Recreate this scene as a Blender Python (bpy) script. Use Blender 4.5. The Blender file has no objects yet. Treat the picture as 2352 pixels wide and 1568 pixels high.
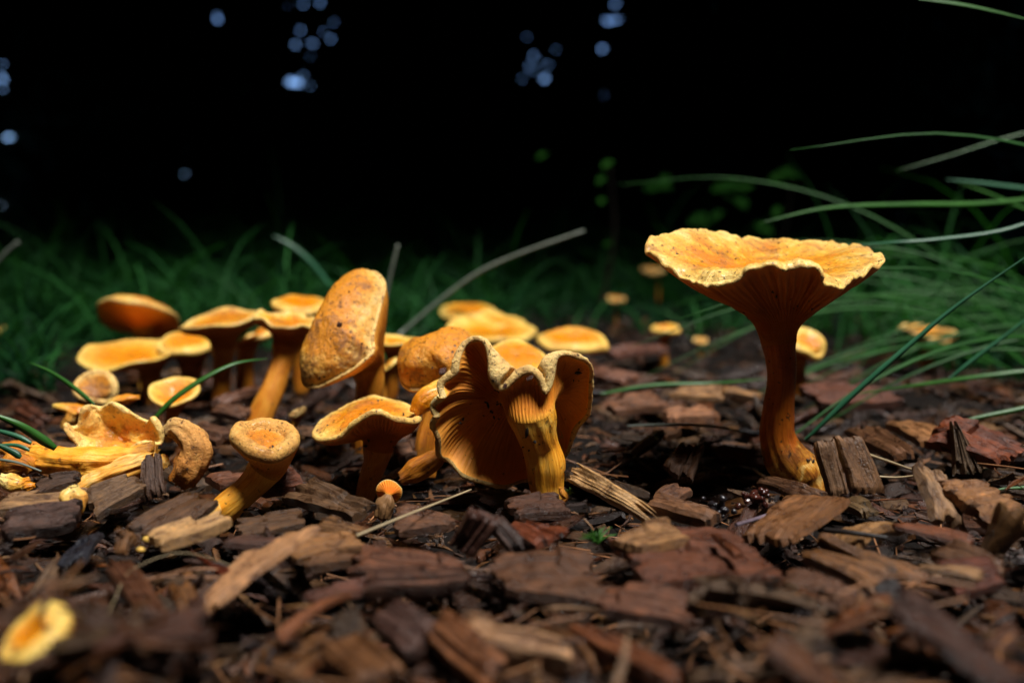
import bpy, math, random
import numpy as np
from mathutils import Vector, Matrix, noise as mnoise

# ------------------------------------------------------------------ camera, world, sun, exposure
scene = bpy.context.scene
CM = 0.01                                   # everything below is written in centimetres
CAM_H = 7.0
FPX = 2037.0                                # focal length in pixels of a 2352 px wide frame
PITCH = math.atan(224 / FPX)
cam_data = bpy.data.cameras.new("camera")
cam = bpy.data.objects.new("camera", cam_data)
scene.collection.objects.link(cam)
scene.camera = cam
cam.location = (0, 0, CAM_H * CM)
cam.rotation_euler = (math.pi / 2 - PITCH, 0, 0)
cam_data.sensor_width = 36
cam_data.lens = 36 * FPX / 2352
cam_data.clip_start = 0.005
cam_data.clip_end = 400
cam_data.dof.use_dof = True
cam_data.dof.focus_distance = 0.245
cam_data.dof.aperture_fstop = 7.2
cam_data.dof.aperture_blades = 7
cam_data.dof.aperture_rotation = 0.3

SUN_TO = Vector((0.24, -0.30, 0.93)).normalized()
elev = math.asin(SUN_TO.z)
az = math.atan2(SUN_TO.x, SUN_TO.y)
world = bpy.data.worlds.new("World")
scene.world = world
world.use_nodes = True
wn = world.node_tree
sky = wn.nodes.new("ShaderNodeTexSky")
sky.sky_type = 'NISHITA'
sky.sun_disc = False
sky.sun_elevation = elev
sky.sun_rotation = az
sky.air_density = 0.6
sky.dust_density = 0.0
sky.ozone_density = 7.0
bg = wn.nodes["Background"]
wn.links.new(sky.outputs[0], bg.inputs[0])
bg.inputs[1].default_value = 0.075

sun_data = bpy.data.lights.new("sun", 'SUN')
sun_data.energy = 1.5
sun_data.angle = math.radians(19)
sun_data.color = (1.0, 0.97, 0.92)
sun = bpy.data.objects.new("sun", sun_data)
scene.collection.objects.link(sun)
sun.rotation_euler = SUN_TO.to_track_quat('Z', 'Y').to_euler()
sun.location = (3, -4, 7)

vs = scene.view_settings
scene.display_settings.display_device = 'sRGB'
vs.view_transform = 'Standard'
vs.look = 'None'
vs.gamma = 1
vs.exposure = 2.3
scene.cycles.use_denoising = True
scene.cycles.max_bounces = 6
scene.cycles.diffuse_bounces = 3
scene.cycles.glossy_bounces = 2
scene.cycles.sample_clamp_indirect = 3.0

# ------------------------------------------------------------------ pixel -> world helpers (2352 x 1568 grid)
CP, SP = math.cos(PITCH), math.sin(PITCH)
CAMV = np.array([0, 0, CAM_H])

def ray(px, py):
    x = (px - 1176) / FPX
    y = (784 - py) / FPX
    return np.array([x, CP + y * SP, y * CP - SP])

def W(px, py, Y):
    d = ray(px, py)
    return CAMV + d * (Y / d[1])

def G(px, py, z=0.0):
    d = ray(px, py)
    return CAMV + d * ((z - CAM_H) / d[2])

def ON(px, py, c, N):
    d = ray(px, py)
    return CAMV + d * (np.dot(c - CAMV, N) / np.dot(d, N))

def nz(v):
    v = np.asarray(v, float)
    return v / (np.linalg.norm(v) + 1e-12)

RS = np.random.RandomState(11)
R = random.Random(5)

# ------------------------------------------------------------------ materials
def new_mat(name):
    m = bpy.data.materials.new(name)
    m.use_nodes = True
    nt = m.node_tree
    nt.nodes.clear()
    out = nt.nodes.new("ShaderNodeOutputMaterial")
    b = nt.nodes.new("ShaderNodeBsdfPrincipled")
    nt.links.new(b.outputs[0], out.inputs[0])
    return m, nt, b

class NB:
    def __init__(s, nt): s.nt = nt
    def n(s, t, **kw):
        x = s.nt.nodes.new(t)
        for k, v in kw.items(): setattr(x, k, v)
        return x
    def l(s, a, b): s.nt.links.new(a, b)
    def noise(s, vec, scale, detail=4, rough=0.55, dist=0.0):
        x = s.n("ShaderNodeTexNoise")
        x.inputs["Scale"].default_value = scale
        x.inputs["Detail"].default_value = detail
        x.inputs["Roughness"].default_value = rough
        x.inputs["Distortion"].default_value = dist
        s.l(vec, x.inputs["Vector"])
        return x.outputs[0]
    def ramp(s, fac, stops, interp='LINEAR'):
        x = s.n("ShaderNodeValToRGB")
        x.color_ramp.interpolation = interp
        e = x.color_ramp.elements
        while len(e) < len(stops): e.new(0.5)
        for i, (p, c) in enumerate(stops):
            e[i].position = p
            e[i].color = (c, c, c, 1) if isinstance(c, (int, float)) else (*c, 1)
        s.l(fac, x.inputs[0])
        return x.outputs[0]
    def mix(s, fac, a, b, mode='MIX'):
        x = s.n("ShaderNodeMix", data_type='RGBA', blend_type=mode)
        for i, v in ((0, fac), (6, a), (7, b)):
            if isinstance(v, (int, float)): x.inputs[i].default_value = v
            elif isinstance(v, tuple): x.inputs[i].default_value = (*v, 1)
            else: s.l(v, x.inputs[i])
        return x.outputs[2]
    def math(s, op, a, b=0.0, c=0.0, clamp=False):
        x = s.n("ShaderNodeMath", operation=op, use_clamp=clamp)
        for i, v in enumerate((a, b, c)):
            if isinstance(v, (int, float)): x.inputs[i].default_value = v
            else: s.l(v, x.inputs[i])
        return x.outputs[0]
    def mapping(s, vec, scale=(1, 1, 1), loc=None):
        x = s.n("ShaderNodeMapping")
        x.inputs["Scale"].default_value = scale
        s.l(vec, x.inputs["Vector"])
        if loc is not None: s.l(loc, x.inputs["Location"])
        return x.outputs[0]
    def bump(s, h, strength, dist, nrm=None):
        x = s.n("ShaderNodeBump")
        x.inputs["Strength"].default_value = strength
        x.inputs["Distance"].default_value = dist
        s.l(h, x.inputs["Height"])
        if nrm is not None: s.l(nrm, x.inputs["Normal"])
        return x.outputs[0]

def obj_coords(b):
    tc = b.n("ShaderNodeTexCoord")
    oi = b.n("ShaderNodeObjectInfo")
    v = b.n("ShaderNodeVectorMath", operation='ADD')
    sc = b.n("ShaderNodeVectorMath", operation='SCALE')
    sc.inputs[0].default_value = (1.7, 2.3, 3.1)
    b.l(oi.outputs["Random"], sc.inputs["Scale"])
    b.l(tc.outputs["Object"], v.inputs[0])
    b.l(sc.outputs[0], v.inputs[1])
    return v.outputs[0], tc, oi

def cap_mat(name, pale, mid, deep, brown, dirt=0.5, rim_w=0.16, rough=0.42, fuzz=1.0, sss=0.12, coat=0.22):
    m, nt, p = new_mat(name)
    b = NB(nt)
    v, tc, oi = obj_coords(b)
    uv = b.n("ShaderNodeSeparateXYZ")
    b.l(tc.outputs["UV"], uv.inputs[0])
    s = uv.outputs[1]                                    # 0 at the margin, 1 in the centre
    big = b.noise(v, 75, 4, 0.6, 0.6)
    med = b.noise(v, 260, 5, 0.65, 0.3)
    fine = b.noise(v, 900, 4, 0.75)
    k = b.math('ADD', b.math('MULTIPLY', big, 0.75), b.math('MULTIPLY', med, 0.35))
    k = b.math('ADD', k, b.math('MULTIPLY', s, 0.22))
    k = b.math('ADD', k, b.math('MULTIPLY', b.math('SUBTRACT', oi.outputs['Random'], 0.5), 0.07))
    col = b.ramp(k, [(0.45, pale), (0.56, mid), (0.68, deep)])
    rimf = b.math('ADD', s, b.math('MULTIPLY', b.math('SUBTRACT', med, 0.5), 0.3))
    rimm = b.ramp(rimf, [(0.0, 1.0), (rim_w, 0.5), (rim_w * 3.2, 0.0)])
    col = b.mix(b.math('MULTIPLY', rimm, 0.7), col, pale)
    br = b.ramp(b.noise(v, 130, 6, 0.7, 0.8), [(0.51, 0.0), (0.62, 1.0)])
    col = b.mix(b.math('MULTIPLY', br, dirt), col, brown)
    sp = b.ramp(b.noise(v, 850, 3, 0.6), [(0.62, 0.0), (0.66, 1.0)])
    col = b.mix(b.math('MULTIPLY', sp, min(1, dirt * 1.5)), col, (0.05, 0.018, 0.006))
    vor = b.n("ShaderNodeTexVoronoi")
    vor.inputs["Scale"].default_value = 290
    vor.inputs["Randomness"].default_value = 1
    b.l(v, vor.inputs["Vector"])
    spot = b.ramp(vor.outputs["Distance"], [(0.10, 1.0), (0.17, 0.0)])
    msk = b.ramp(b.noise(v, 95, 2, 0.5), [(0.42, 0.0), (0.52, 1.0)])
    col = b.mix(b.math('MULTIPLY', spot, b.math('MULTIPLY', msk, min(1, dirt * 1.6))), col, (0.04, 0.015, 0.008))
    # fine mottling
    col = b.mix(0.6, col, b.ramp(fine, [(0.3, (0.55, 0.5, 0.45)), (0.65, (1.08, 1.08, 1.08))]), 'MULTIPLY')
    b.l(col, p.inputs["Base Color"])
    rg = b.ramp(med, [(0.38, rough - 0.16), (0.62, rough + 0.16)])
    rg2 = b.math('ADD', rg, b.math('MULTIPLY', rimm, 0.25))
    b.l(rg2, p.inputs["Roughness"])
    p.inputs["Specular IOR Level"].default_value = 0.35
    p.inputs["Subsurface Weight"].default_value = sss
    p.inputs["Subsurface Radius"].default_value = (1.0, 0.45, 0.12)
    p.inputs["Subsurface Scale"].default_value = 0.0022
    p.inputs["Coat Weight"].default_value = coat
    p.inputs["Coat Roughness"].default_value = 0.22
    n1 = b.bump(b.noise(v, 1300, 4, 0.7), 0.9 * fuzz, 0.0005)
    n2 = b.bump(med, 0.6, 0.0009, n1)
    b.l(n2, p.inputs["Normal"])
    return m

def gill_mat(name, light, dark, sss=0.08, stemcol=(0.46, 0.15, 0.008)):
    m, nt, p = new_mat(name)
    b = NB(nt)
    v, tc, oi = obj_coords(b)
    uv = b.n("ShaderNodeSeparateXYZ")
    b.l(tc.outputs["UV"], uv.inputs[0])
    mp = b.mapping(tc.outputs["UV"], (170, 5, 1))
    n = b.noise(mp, 1.0, 3, 0.6, 0.4)
    big = b.noise(v, 110, 3, 0.6)
    s = b.ramp(uv.outputs[1], [(0.0, 0.0), (0.06, 0.5), (0.5, 1.0)])
    k = b.math('ADD', b.math('MULTIPLY', n, 0.55), b.math('MULTIPLY', big, 0.45))
    col = b.ramp(k, [(0.32, dark), (0.62, light)])
    col = b.mix(b.math('SUBTRACT', 1.0, s, clamp=True), col, tuple(min(1, c * 1.5 + 0.03) for c in light))
    col = b.mix(b.ramp(b.math("ADD", uv.outputs[1], b.math("MULTIPLY", b.math("SUBTRACT", n, 0.5), 0.25)), [(0.72, 0.0), (0.97, 1.0)]), col, b.mix(0.8, stemcol, b.ramp(n, [(0.35, (0.55, 0.42, 0.3)), (0.6, (1.05, 1.05, 1.05))]), 'MULTIPLY'))
    sp = b.ramp(b.noise(v, 700, 3, 0.6), [(0.68, 0.0), (0.72, 1.0)])
    col = b.mix(b.math('MULTIPLY', sp, 0.6), col, (0.03, 0.01, 0.005))
    b.l(col, p.inputs["Base Color"])
    p.inputs["Roughness"].default_value = 0.55
    p.inputs["Specular IOR Level"].default_value = 0.3
    p.inputs["Subsurface Weight"].default_value = sss
    p.inputs["Subsurface Radius"].default_value = (1.0, 0.35, 0.08)
    p.inputs["Subsurface Scale"].default_value = 0.002
    n1 = b.bump(n, 0.7, 0.0004)
    b.l(n1, p.inputs["Normal"])
    return m

def stem_mat(name, light, mid, dark, dirt=0.6, pale_base=0.0, dark_base=0.5):
    m, nt, p = new_mat(name)
    b = NB(nt)
    v, tc, oi = obj_coords(b)
    uv = b.n("ShaderNodeSeparateXYZ")
    b.l(tc.outputs["UV"], uv.inputs[0])
    mp = b.mapping(tc.outputs["UV"], (26, 4.0, 1))
    fib = b.noise(mp, 1.0, 5, 0.65, 0.5)
    big = b.noise(v, 120, 4, 0.6, 0.4)
    k = b.math('ADD', b.math('MULTIPLY', fib, 0.5), b.math('MULTIPLY', big, 0.5))
    col = b.ramp(k, [(0.36, dark), (0.5, mid), (0.64, light)])
    lowf = b.math('ADD', uv.outputs[1], b.math('MULTIPLY', b.math('SUBTRACT', b.noise(v, 220, 4, 0.6), 0.5), 0.45))
    if pale_base > 0:
        lb = b.ramp(lowf, [(0.52, 0.0), (0.60, 1.0)])
        pb = b.ramp(b.noise(v, 180, 5, 0.65, 1.2), [(0.42, (0.20, 0.06, 0.006)), (0.54, (0.44, 0.18, 0.02)), (0.66, (0.74, 0.48, 0.15))])
        col = b.mix(b.math('MULTIPLY', lb, pale_base), col, pb)
    db = b.ramp(lowf, [(0.86, 0.0), (1.0, 1.0)])
    col = b.mix(b.math('MULTIPLY', db, dark_base), col, (0.09, 0.03, 0.008))
    sp = b.ramp(b.noise(v, 480, 3, 0.55), [(0.65, 0.0), (0.68, 1.0)])
    col = b.mix(b.math('MULTIPLY', sp, dirt), col, (0.025, 0.01, 0.006))
    b.l(col, p.inputs["Base Color"])
    p.inputs["Roughness"].default_value = 0.42
    p.inputs["Specular IOR Level"].default_value = 0.4
    p.inputs["Subsurface Weight"].default_value = 0.12
    p.inputs["Subsurface Radius"].default_value = (1.0, 0.4, 0.1)
    p.inputs["Subsurface Scale"].default_value = 0.002
    n1 = b.bump(fib, 0.75, 0.0008)
    n2 = b.bump(b.noise(v, 1300, 3, 0.6), 0.3, 0.0003, n1)
    b.l(n2, p.inputs["Normal"])
    return m

PALE, MID, DEEP, BRN = (0.80, 0.56, 0.17), (0.74, 0.36, 0.02), (0.62, 0.19, 0.003), (0.24, 0.09, 0.028)
M_CAP = cap_mat("ochre_cap", PALE, MID, DEEP, BRN, 0.55)
M_CAP_CLEAN = cap_mat("yellow_cap", (0.82, 0.57, 0.14), (0.78, 0.38, 0.015), (0.68, 0.22, 0.002), (0.40, 0.15, 0.03), 0.25, 0.2, 0.28)
M_CAP_DIRTY = cap_mat("stained_cap", (0.78, 0.53, 0.19), (0.68, 0.37, 0.07), (0.60, 0.22, 0.01), (0.22, 0.09, 0.03), 0.8, 0.08, 0.5, coat=0.03)
M_CAP_FUZZ = cap_mat("downy_cap", (0.80, 0.58, 0.23), (0.66, 0.32, 0.05), (0.55, 0.18, 0.012), (0.30, 0.12, 0.03), 0.55, 0.30, 0.55, 1.6, coat=0.0)
M_CAP_FRONT = cap_mat("downy_orange_cap", (0.70, 0.40, 0.11), (0.68, 0.29, 0.03), (0.66, 0.22, 0.012), (0.30, 0.11, 0.02), 0.6, 0.16, 0.45, 1.6, coat=0.1)
M_BROKEN = cap_mat("torn_flesh", (0.88, 0.66, 0.24), (0.82, 0.45, 0.06), (0.72, 0.25, 0.01), (0.30, 0.12, 0.03), 0.4, 0.2, 0.4)
M_GILL = gill_mat("orange_gills", (0.50, 0.155, 0.010), (0.26, 0.055, 0.003))
M_GILL_H = gill_mat("folded_gills", (0.72, 0.25, 0.02), (0.36, 0.08, 0.005), 0.08, (0.86, 0.42, 0.05))
M_GILL_L = gill_mat("bright_gills", (0.72, 0.27, 0.02), (0.46, 0.12, 0.006), 0.15)
M_GILL_Y = gill_mat("yellowish_gills", (0.66, 0.26, 0.02), (0.40, 0.11, 0.006), 0.1, (0.68, 0.30, 0.03))
M_GILL_B = gill_mat("vivid_gills", (0.98, 0.26, 0.010), (0.75, 0.12, 0.004), 0.15, (0.8, 0.36, 0.04))
M_STEM = stem_mat("orange_stem", (0.66, 0.28, 0.03), (0.52, 0.17, 0.010), (0.30, 0.075, 0.005))
M_STEM_TALL = stem_mat("red_orange_stem", (0.56, 0.16, 0.010), (0.42, 0.095, 0.005), (0.22, 0.04, 0.003), 0.9, 1.0, 0.3)
M_STEM_Y = stem_mat("yellow_stem", (0.92, 0.52, 0.09), (0.84, 0.36, 0.025), (0.58, 0.18, 0.008), 0.6, 0.0, 0.7)
M_STEM_P = stem_mat("torn_stem", (0.86, 0.60, 0.22), (0.76, 0.36, 0.05), (0.60, 0.20, 0.015), 0.4, 0.0, 0.1)

def simple_mat(name, col, rough=0.6, spec=0.3, var=0.35, scale=300):
    m, nt, p = new_mat(name)
    b = NB(nt)
    v, tc, oi = obj_coords(b)
    n = b.noise(v, scale, 4, 0.6)
    c = b.ramp(n, [(0.35, tuple(x * (1 - var) for x in col)), (0.65, tuple(min(1, x * (1 + var)) for x in col))])
    b.l(c, p.inputs["Base Color"])
    p.inputs["Roughness"].default_value = rough
    p.inputs["Specular IOR Level"].default_value = spec
    b.l(b.bump(n, 0.5, 0.0006), p.inputs["Normal"])
    return m

def wood_mat(name, source):
    """source: 'attr' reads the per-chip colour stored on the mesh, 'object' the object's colour"""
    m, nt, p = new_mat(name)
    b = NB(nt)
    if source == 'attr':
        a = b.n("ShaderNodeAttribute", attribute_name="tint")
        tint = a.outputs["Color"]
    else:
        a = b.n("ShaderNodeObjectInfo")
        tint = a.outputs["Color"]
    tc = b.n("ShaderNodeTexCoord")
    uvv = tc.outputs["UV"]
    if source == 'object':
        ad = b.n("ShaderNodeVectorMath", operation='ADD')
        sc = b.n("ShaderNodeVectorMath", operation='SCALE')
        sc.inputs[0].default_value = (37, 53, 0)
        b.l(a.outputs["Random"], sc.inputs["Scale"])
        b.l(uvv, ad.inputs[0]); b.l(sc.outputs[0], ad.inputs[1])
        uvv = ad.outputs[0]
    grain = b.noise(b.mapping(uvv, (1.3, 17, 1)), 1.0, 5, 0.7, 0.5)
    grain2 = b.noise(b.mapping(uvv, (3.5, 60, 1)), 1.0, 3, 0.6, 0.2)
    blot = b.noise(b.mapping(uvv, (2.2, 2.8, 1)), 1.0, 5, 0.65, 0.6)
    crumb = b.noise(b.mapping(uvv, (11, 13, 1)), 1.0, 4, 0.7)
    col = b.mix(1.0, b.mix(1.0, tint, (0.50, 0.43, 0.37), 'MULTIPLY'), b.ramp(grain, [(0.28, (0.45, 0.38, 0.36)), (0.5, (1.0, 0.97, 0.94)), (0.72, (1.5, 1.45, 1.35))]), 'MULTIPLY')
    col = b.mix(0.7, col, b.ramp(grain2, [(0.3, (0.68, 0.64, 0.62)), (0.65, (1.2, 1.2, 1.2))]), 'MULTIPLY')
    col = b.mix(0.85, col, b.ramp(blot, [(0.34, (0.25, 0.2, 0.25)), (0.45, (0.8, 0.76, 0.74)), (0.56, (1.1, 1.1, 1.1)), (0.70, (1.8, 1.65, 1.35))]), 'MULTIPLY')
    d = b.ramp(crumb, [(0.58, 0.0), (0.66, 1.0)])
    col = b.mix(b.math('MULTIPLY', d, 0.75), col, (0.007, 0.004, 0.004))
    b.l(col, p.inputs["Base Color"])
    wet = b.ramp(blot, [(0.40, 0.24), (0.62, 0.5)])
    b.l(wet, p.inputs["Roughness"])
    p.inputs["Specular IOR Level"].default_value = 0.42
    n1 = b.bump(grain, 0.6, 0.0006)
    n2 = b.bump(grain2, 0.7, 0.0004, n1)
    n3 = b.bump(crumb, 0.6, 0.0008, n2)
    b.l(n3, p.inputs["Normal"])
    return m

M_WOOD = wood_mat("wet_wood", 'object')
M_WOOD_A = wood_mat("wet_wood_mulch", 'attr')

def soil_mat():
    m, nt, p = new_mat("dark_soil")
    b = NB(nt)
    tc = b.n("ShaderNodeTexCoord")
    v = tc.outputs["Object"]
    n = b.noise(v, 160, 6, 0.7)
    b.l(b.ramp(n, [(0.35, (0.002, 0.0016, 0.0016)), (0.6, (0.008, 0.005, 0.0035)), (0.75, (0.02, 0.011, 0.006))]), p.inputs["Base Color"])
    p.inputs["Roughness"].default_value = 0.85
    p.inputs["Specular IOR Level"].default_value = 0.12
    b.l(b.bump(n, 1.0, 0.003), p.inputs["Normal"])
    return m
M_SOIL = soil_mat()

def leafy_mat(name, c0, c1, rough=0.5, trans=0.0, attr=None, scale=3.0, spec=0.3):
    m, nt, p = new_mat(name)
    b = NB(nt)
    if attr:
        a = b.n("ShaderNodeAttribute", attribute_name=attr)
        fac = a.outputs["Fac"]
    else:
        v, tc, oi = obj_coords(b)
        fac = b.noise(v, scale, 3, 0.6)
    col = b.ramp(fac, [(0.2, c0), (0.8, c1)])
    b.l(col, p.inputs["Base Color"])
    p.inputs["Roughness"].default_value = rough
    p.inputs["Specular IOR Level"].default_value = spec
    if trans > 0:
        out = [n for n in nt.nodes if n.type == 'OUTPUT_MATERIAL'][0]
        t = b.n("ShaderNodeBsdfTranslucent")
        b.l(b.mix(1.0, col, (1.3, 1.5, 0.6), 'MULTIPLY'), t.inputs[0])
        mx = b.n("ShaderNodeMixShader")
        mx.inputs[0].default_value = trans
        b.l(p.outputs[0], mx.inputs[1]); b.l(t.outputs[0], mx.inputs[2])
        b.l(mx.outputs[0], out.inputs[0])
    return m
M_GRASS = leafy_mat("meadow_grass", (0.003, 0.025, 0.008), (0.022, 0.105, 0.022), 0.6, 0.25, "shade", 3.0, 0.1)
M_BLADE = leafy_mat("grass_blade_green", (0.015, 0.075, 0.008), (0.04, 0.15, 0.02), 0.35, 0.3, None, 60, 0.5)
M_BLADE_T = leafy_mat("grass_blade_teal", (0.013, 0.08, 0.035), (0.04, 0.16, 0.08), 0.32, 0.3, None, 60, 0.5)
M_TUSSOCK = leafy_mat("tussock_green", (0.004, 0.030, 0.006), (0.022, 0.11, 0.012), 0.5, 0.2, None, 25, 0.25)
M_SAPLING = leafy_mat("sapling_green", (0.01, 0.06, 0.008), (0.03, 0.12, 0.015), 0.8, 0.2, None, 25, 0.05)
M_STRAW = leafy_mat("dry_straw", (0.22, 0.17, 0.10), (0.42, 0.32, 0.18), 0.5, 0.0, None, 200)
M_GREY = leafy_mat("grey_stalk", (0.08, 0.10, 0.08), (0.17, 0.19, 0.15), 0.5, 0.0, None, 80)
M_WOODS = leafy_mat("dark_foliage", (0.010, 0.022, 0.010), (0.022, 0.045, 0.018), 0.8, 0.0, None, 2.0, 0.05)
M_LIT_LEAF = leafy_mat("thin_leaf", (0.05, 0.22, 0.09), (0.09, 0.32, 0.14), 0.6, 0.8, None, 5.0)
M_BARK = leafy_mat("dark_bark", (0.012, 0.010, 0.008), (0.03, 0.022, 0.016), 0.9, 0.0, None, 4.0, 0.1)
M_CRUMB = simple_mat("black_dirt", (0.010, 0.007, 0.006), 0.5, 0.4)
M_JELLY = simple_mat("dark_red_jelly", (0.035, 0.008, 0.005), 0.25, 0.5, 0.5, 400)
M_MOSS = leafy_mat("moss_green", (0.012, 0.06, 0.006), (0.05, 0.15, 0.02), 0.45, 0.2, None, 300)

# ------------------------------------------------------------------ object helpers
COL = scene.collection

def tag(o, label=None, cat=None, group=None, kind=None):
    if label: o["label"] = label
    if cat: o["category"] = cat
    if group: o["group"] = group
    if kind: o["kind"] = kind
    return o

def empty(name, loc_cm):
    o = bpy.data.objects.new(name, None)
    o.empty_display_size = 0.005
    o.location = tuple(np.asarray(loc_cm) * CM)
    COL.objects.link(o)
    return o

def mesh_np(name, V, F, mat, smooth=True, uv=None, sharp=None):
    """V (n,3) in cm, F (m,4) or (m,3) array, uv (n,2) per vertex"""
    V = np.asarray(V, np.float32) * CM
    F = np.asarray(F, np.int32)
    k = F.shape[1]
    me = bpy.data.meshes.new(name)
    me.vertices.add(len(V)); me.vertices.foreach_set("co", V.ravel())
    me.loops.add(F.size); me.loops.foreach_set("vertex_index", F.ravel())
    me.polygons.add(len(F))
    me.polygons.foreach_set("loop_start", np.arange(len(F), dtype=np.int32) * k)
    me.polygons.foreach_set("loop_total", np.full(len(F), k, np.int32))
    me.polygons.foreach_set("use_smooth", np.full(len(F), smooth, bool))
    if uv is not None:
        l = me.uv_layers.new(name="UVMap")
        l.data.foreach_set("uv", np.asarray(uv, np.float32)[F.ravel()].ravel())
    me.update(calc_edges=True)
    me.validate()
    if sharp is not None:
        me.set_sharp_from_angle(angle=math.radians(sharp))
    me.materials.append(mat)
    return me

def link(name, me, parent=None, loc_cm=None):
    o = bpy.data.objects.new(name, me)
    COL.objects.link(o)
    if parent is not None: o.parent = parent
    if loc_cm is not None: o.location = tuple(np.asarray(loc_cm) * CM)
    return o

def attr_float(me, name, vals):
    a = me.attributes.new(name, 'FLOAT', 'POINT')
    a.data.foreach_set("value", np.asarray(vals, np.float32))

def attr_color(me, name, vals):
    a = me.attributes.new(name, 'FLOAT_COLOR', 'POINT')
    v = np.ones((len(vals), 4), np.float32); v[:, :3] = vals
    a.data.foreach_set("color", v.ravel())

def grid_faces(nr, nc, closed=True):
    i = np.arange(nr - 1)[:, None]
    j = np.arange(nc if closed else nc - 1)[None, :]
    j2 = (j + 1) % nc
    a = i * nc + j; b_ = i * nc + j2; c = (i + 1) * nc + j2; d = (i + 1) * nc + j
    return np.stack([a, b_, c, d], -1).reshape(-1, 4)

def vnoise(P, scale, seed=0.0):
    """smooth 3-D noise per point, -1..1 ; P (...,3) in cm, scale = features per cm"""
    Q = P.reshape(-1, 3) * scale + seed
    out = np.array([mnoise.noise(Vector(q)) for q in Q])
    return out.reshape(P.shape[:-1])

def surf_normals(A):
    """normals of a grid A (R,T,3), closed along T"""
    dt = np.roll(A, -1, 1) - np.roll(A, 1, 1)
    dr = np.gradient(A, axis=0)
    n = np.cross(dt, dr)
    return n / (np.linalg.norm(n, axis=-1, keepdims=True) + 1e-9)

def bez(P0, P1, P2, P3, t):
    t = t[:, None, None]
    return (1 - t) ** 3 * P0 + 3 * (1 - t) ** 2 * t * P1 + 3 * (1 - t) * t ** 2 * P2 + t ** 3 * P3

def periodic(theta, vals, T):
    """periodic Catmull-Rom through control values at angles theta (degrees) sampled at T even steps"""
    th = np.asarray(theta, float); vals = np.asarray(vals, float)
    if vals.ndim == 1: vals = vals[:, None]
    order = np.argsort(th); th = th[order]; vals = vals[order]
    n = len(th)
    the = np.concatenate([th[-2:] - 360, th, th[:3] + 360])
    ve = np.concatenate([vals[-2:], vals, vals[:3]])
    out = []
    for q in np.arange(T) * 360.0 / T:
        i = np.searchsorted(the, q, side='right') - 1
        i = max(1, min(i, len(the) - 3))
        t0, t1, t2, t3 = the[i - 1:i + 3]
        p0, p1, p2, p3 = ve[i - 1:i + 3]
        h = t2 - t1; u = (q - t1) / h
        m1 = (p2 - p0) / (t2 - t0) * h; m2 = (p3 - p1) / (t3 - t1) * h
        out.append((2*u**3-3*u**2+1)*p1 + (u**3-2*u**2+u)*m1 + (-2*u**3+3*u**2)*p2 + (u**3-u**2)*m2)
    return np.array(out)

def open_spline(pts, n):
    pts = np.asarray(pts, float)
    if pts.ndim == 1: pts = pts[:, None]
    k = len(pts)
    e = np.concatenate([[2 * pts[0] - pts[1]], pts, [2 * pts[-1] - pts[-2]]])
    out = []
    for q in np.linspace(0, k - 1, n):
        i = min(int(q), k - 2); u = q - i
        p0, p1, p2, p3 = e[i:i + 4]
        out.append(0.5 * ((2 * p1) + (-p0 + p2) * u + (2*p0-5*p1+4*p2-p3) * u*u + (-p0+3*p1-3*p2+p3) * u**3))
    return np.array(out)

def frames(P, e1):
    """tangents and transported e1,e2 along P"""
    Tn = np.gradient(P, axis=0)
    Tn /= np.linalg.norm(Tn, axis=1, keepdims=True)
    E1, E2 = [], []
    for t in Tn:
        e1 = nz(e1 - np.dot(e1, t) * t)
        E1.append(e1); E2.append(np.cross(-t, e1))      # t runs downwards, so -t is the stem's "up"
    return Tn, np.array(E1), np.array(E2)

def tube_grid(P, r, e1, T, lobes=0.0, seed=0.0, nscale=1.2):
    Tn, E1, E2 = frames(P, e1)
    th = np.arange(T) * 2 * math.pi / T
    dirs = np.cos(th)[None, :, None] * E1[:, None, :] + np.sin(th)[None, :, None] * E2[:, None, :]
    rr = r[:, None] * np.ones((1, T))
    A = P[:, None, :] + dirs * rr[..., None]
    if lobes > 0:
        dd = vnoise(A, nscale, seed) * lobes
        # long fibres
        q = np.stack([np.cos(th) * 3.2, np.sin(th) * 3.2, th * 0], -1)
        L = np.linspace(0, 1, len(P))
        QQ = q[None] + np.stack([0 * L, 0 * L, L * 2.2], -1)[:, None, :]
        dd = dd + vnoise(QQ, 1.0, seed + 7) * lobes * 0.8
        fade = np.minimum(1, np.arange(len(P)) / 4.0)[:, None]
        A = A + dirs * (dd * r[:, None] * fade)[..., None]
    return A, dirs

def tube_mesh(name, A, mat, close=True):
    nr, T = A.shape[:2]
    V = A.reshape(-1, 3); F = grid_faces(nr, T)
    u = np.tile(np.arange(T) / T, nr); v = np.repeat(np.linspace(0, 1, nr), T)
    # mirrored u avoids a seam
    u = np.abs(u * 2 - 1)
    uv = np.stack([u, v], -1)
    if close:
        for row, flip in (((0, False), (nr - 1, True)) if close is True else ((nr - 1, True),)):
            c = A[row].mean(0); ci = len(V)
            V = np.concatenate([V, [c]]); uv = np.concatenate([uv, [[0.5, v[row * T]]]])
            j = np.arange(T); j2 = (j + 1) % T
            f = np.stack([np.full(T, ci), row * T + j2, row * T + j, row * T + j], -1)
            # degenerate quads avoided: build tris as separate quads is unsafe, use mid-ring instead
            mid = (A[row] + c) / 2; mi = len(V)
            V = np.concatenate([V, mid]); uv = np.concatenate([uv, np.stack([u[:T], np.full(T, v[row * T])], -1)])
            q = np.stack([row * T + j, row * T + j2, mi + j2, mi + j], -1)
            F = np.concatenate([F, q])
            jj = np.arange(0, T, 2)
            q2 = np.stack([np.full(len(jj), ci), mi + jj, mi + (jj + 1) % T, mi + (jj + 2) % T], -1)
            F = np.concatenate([F, q2])
    return mesh_np(name, V, F, mat, True, uv)

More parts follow.
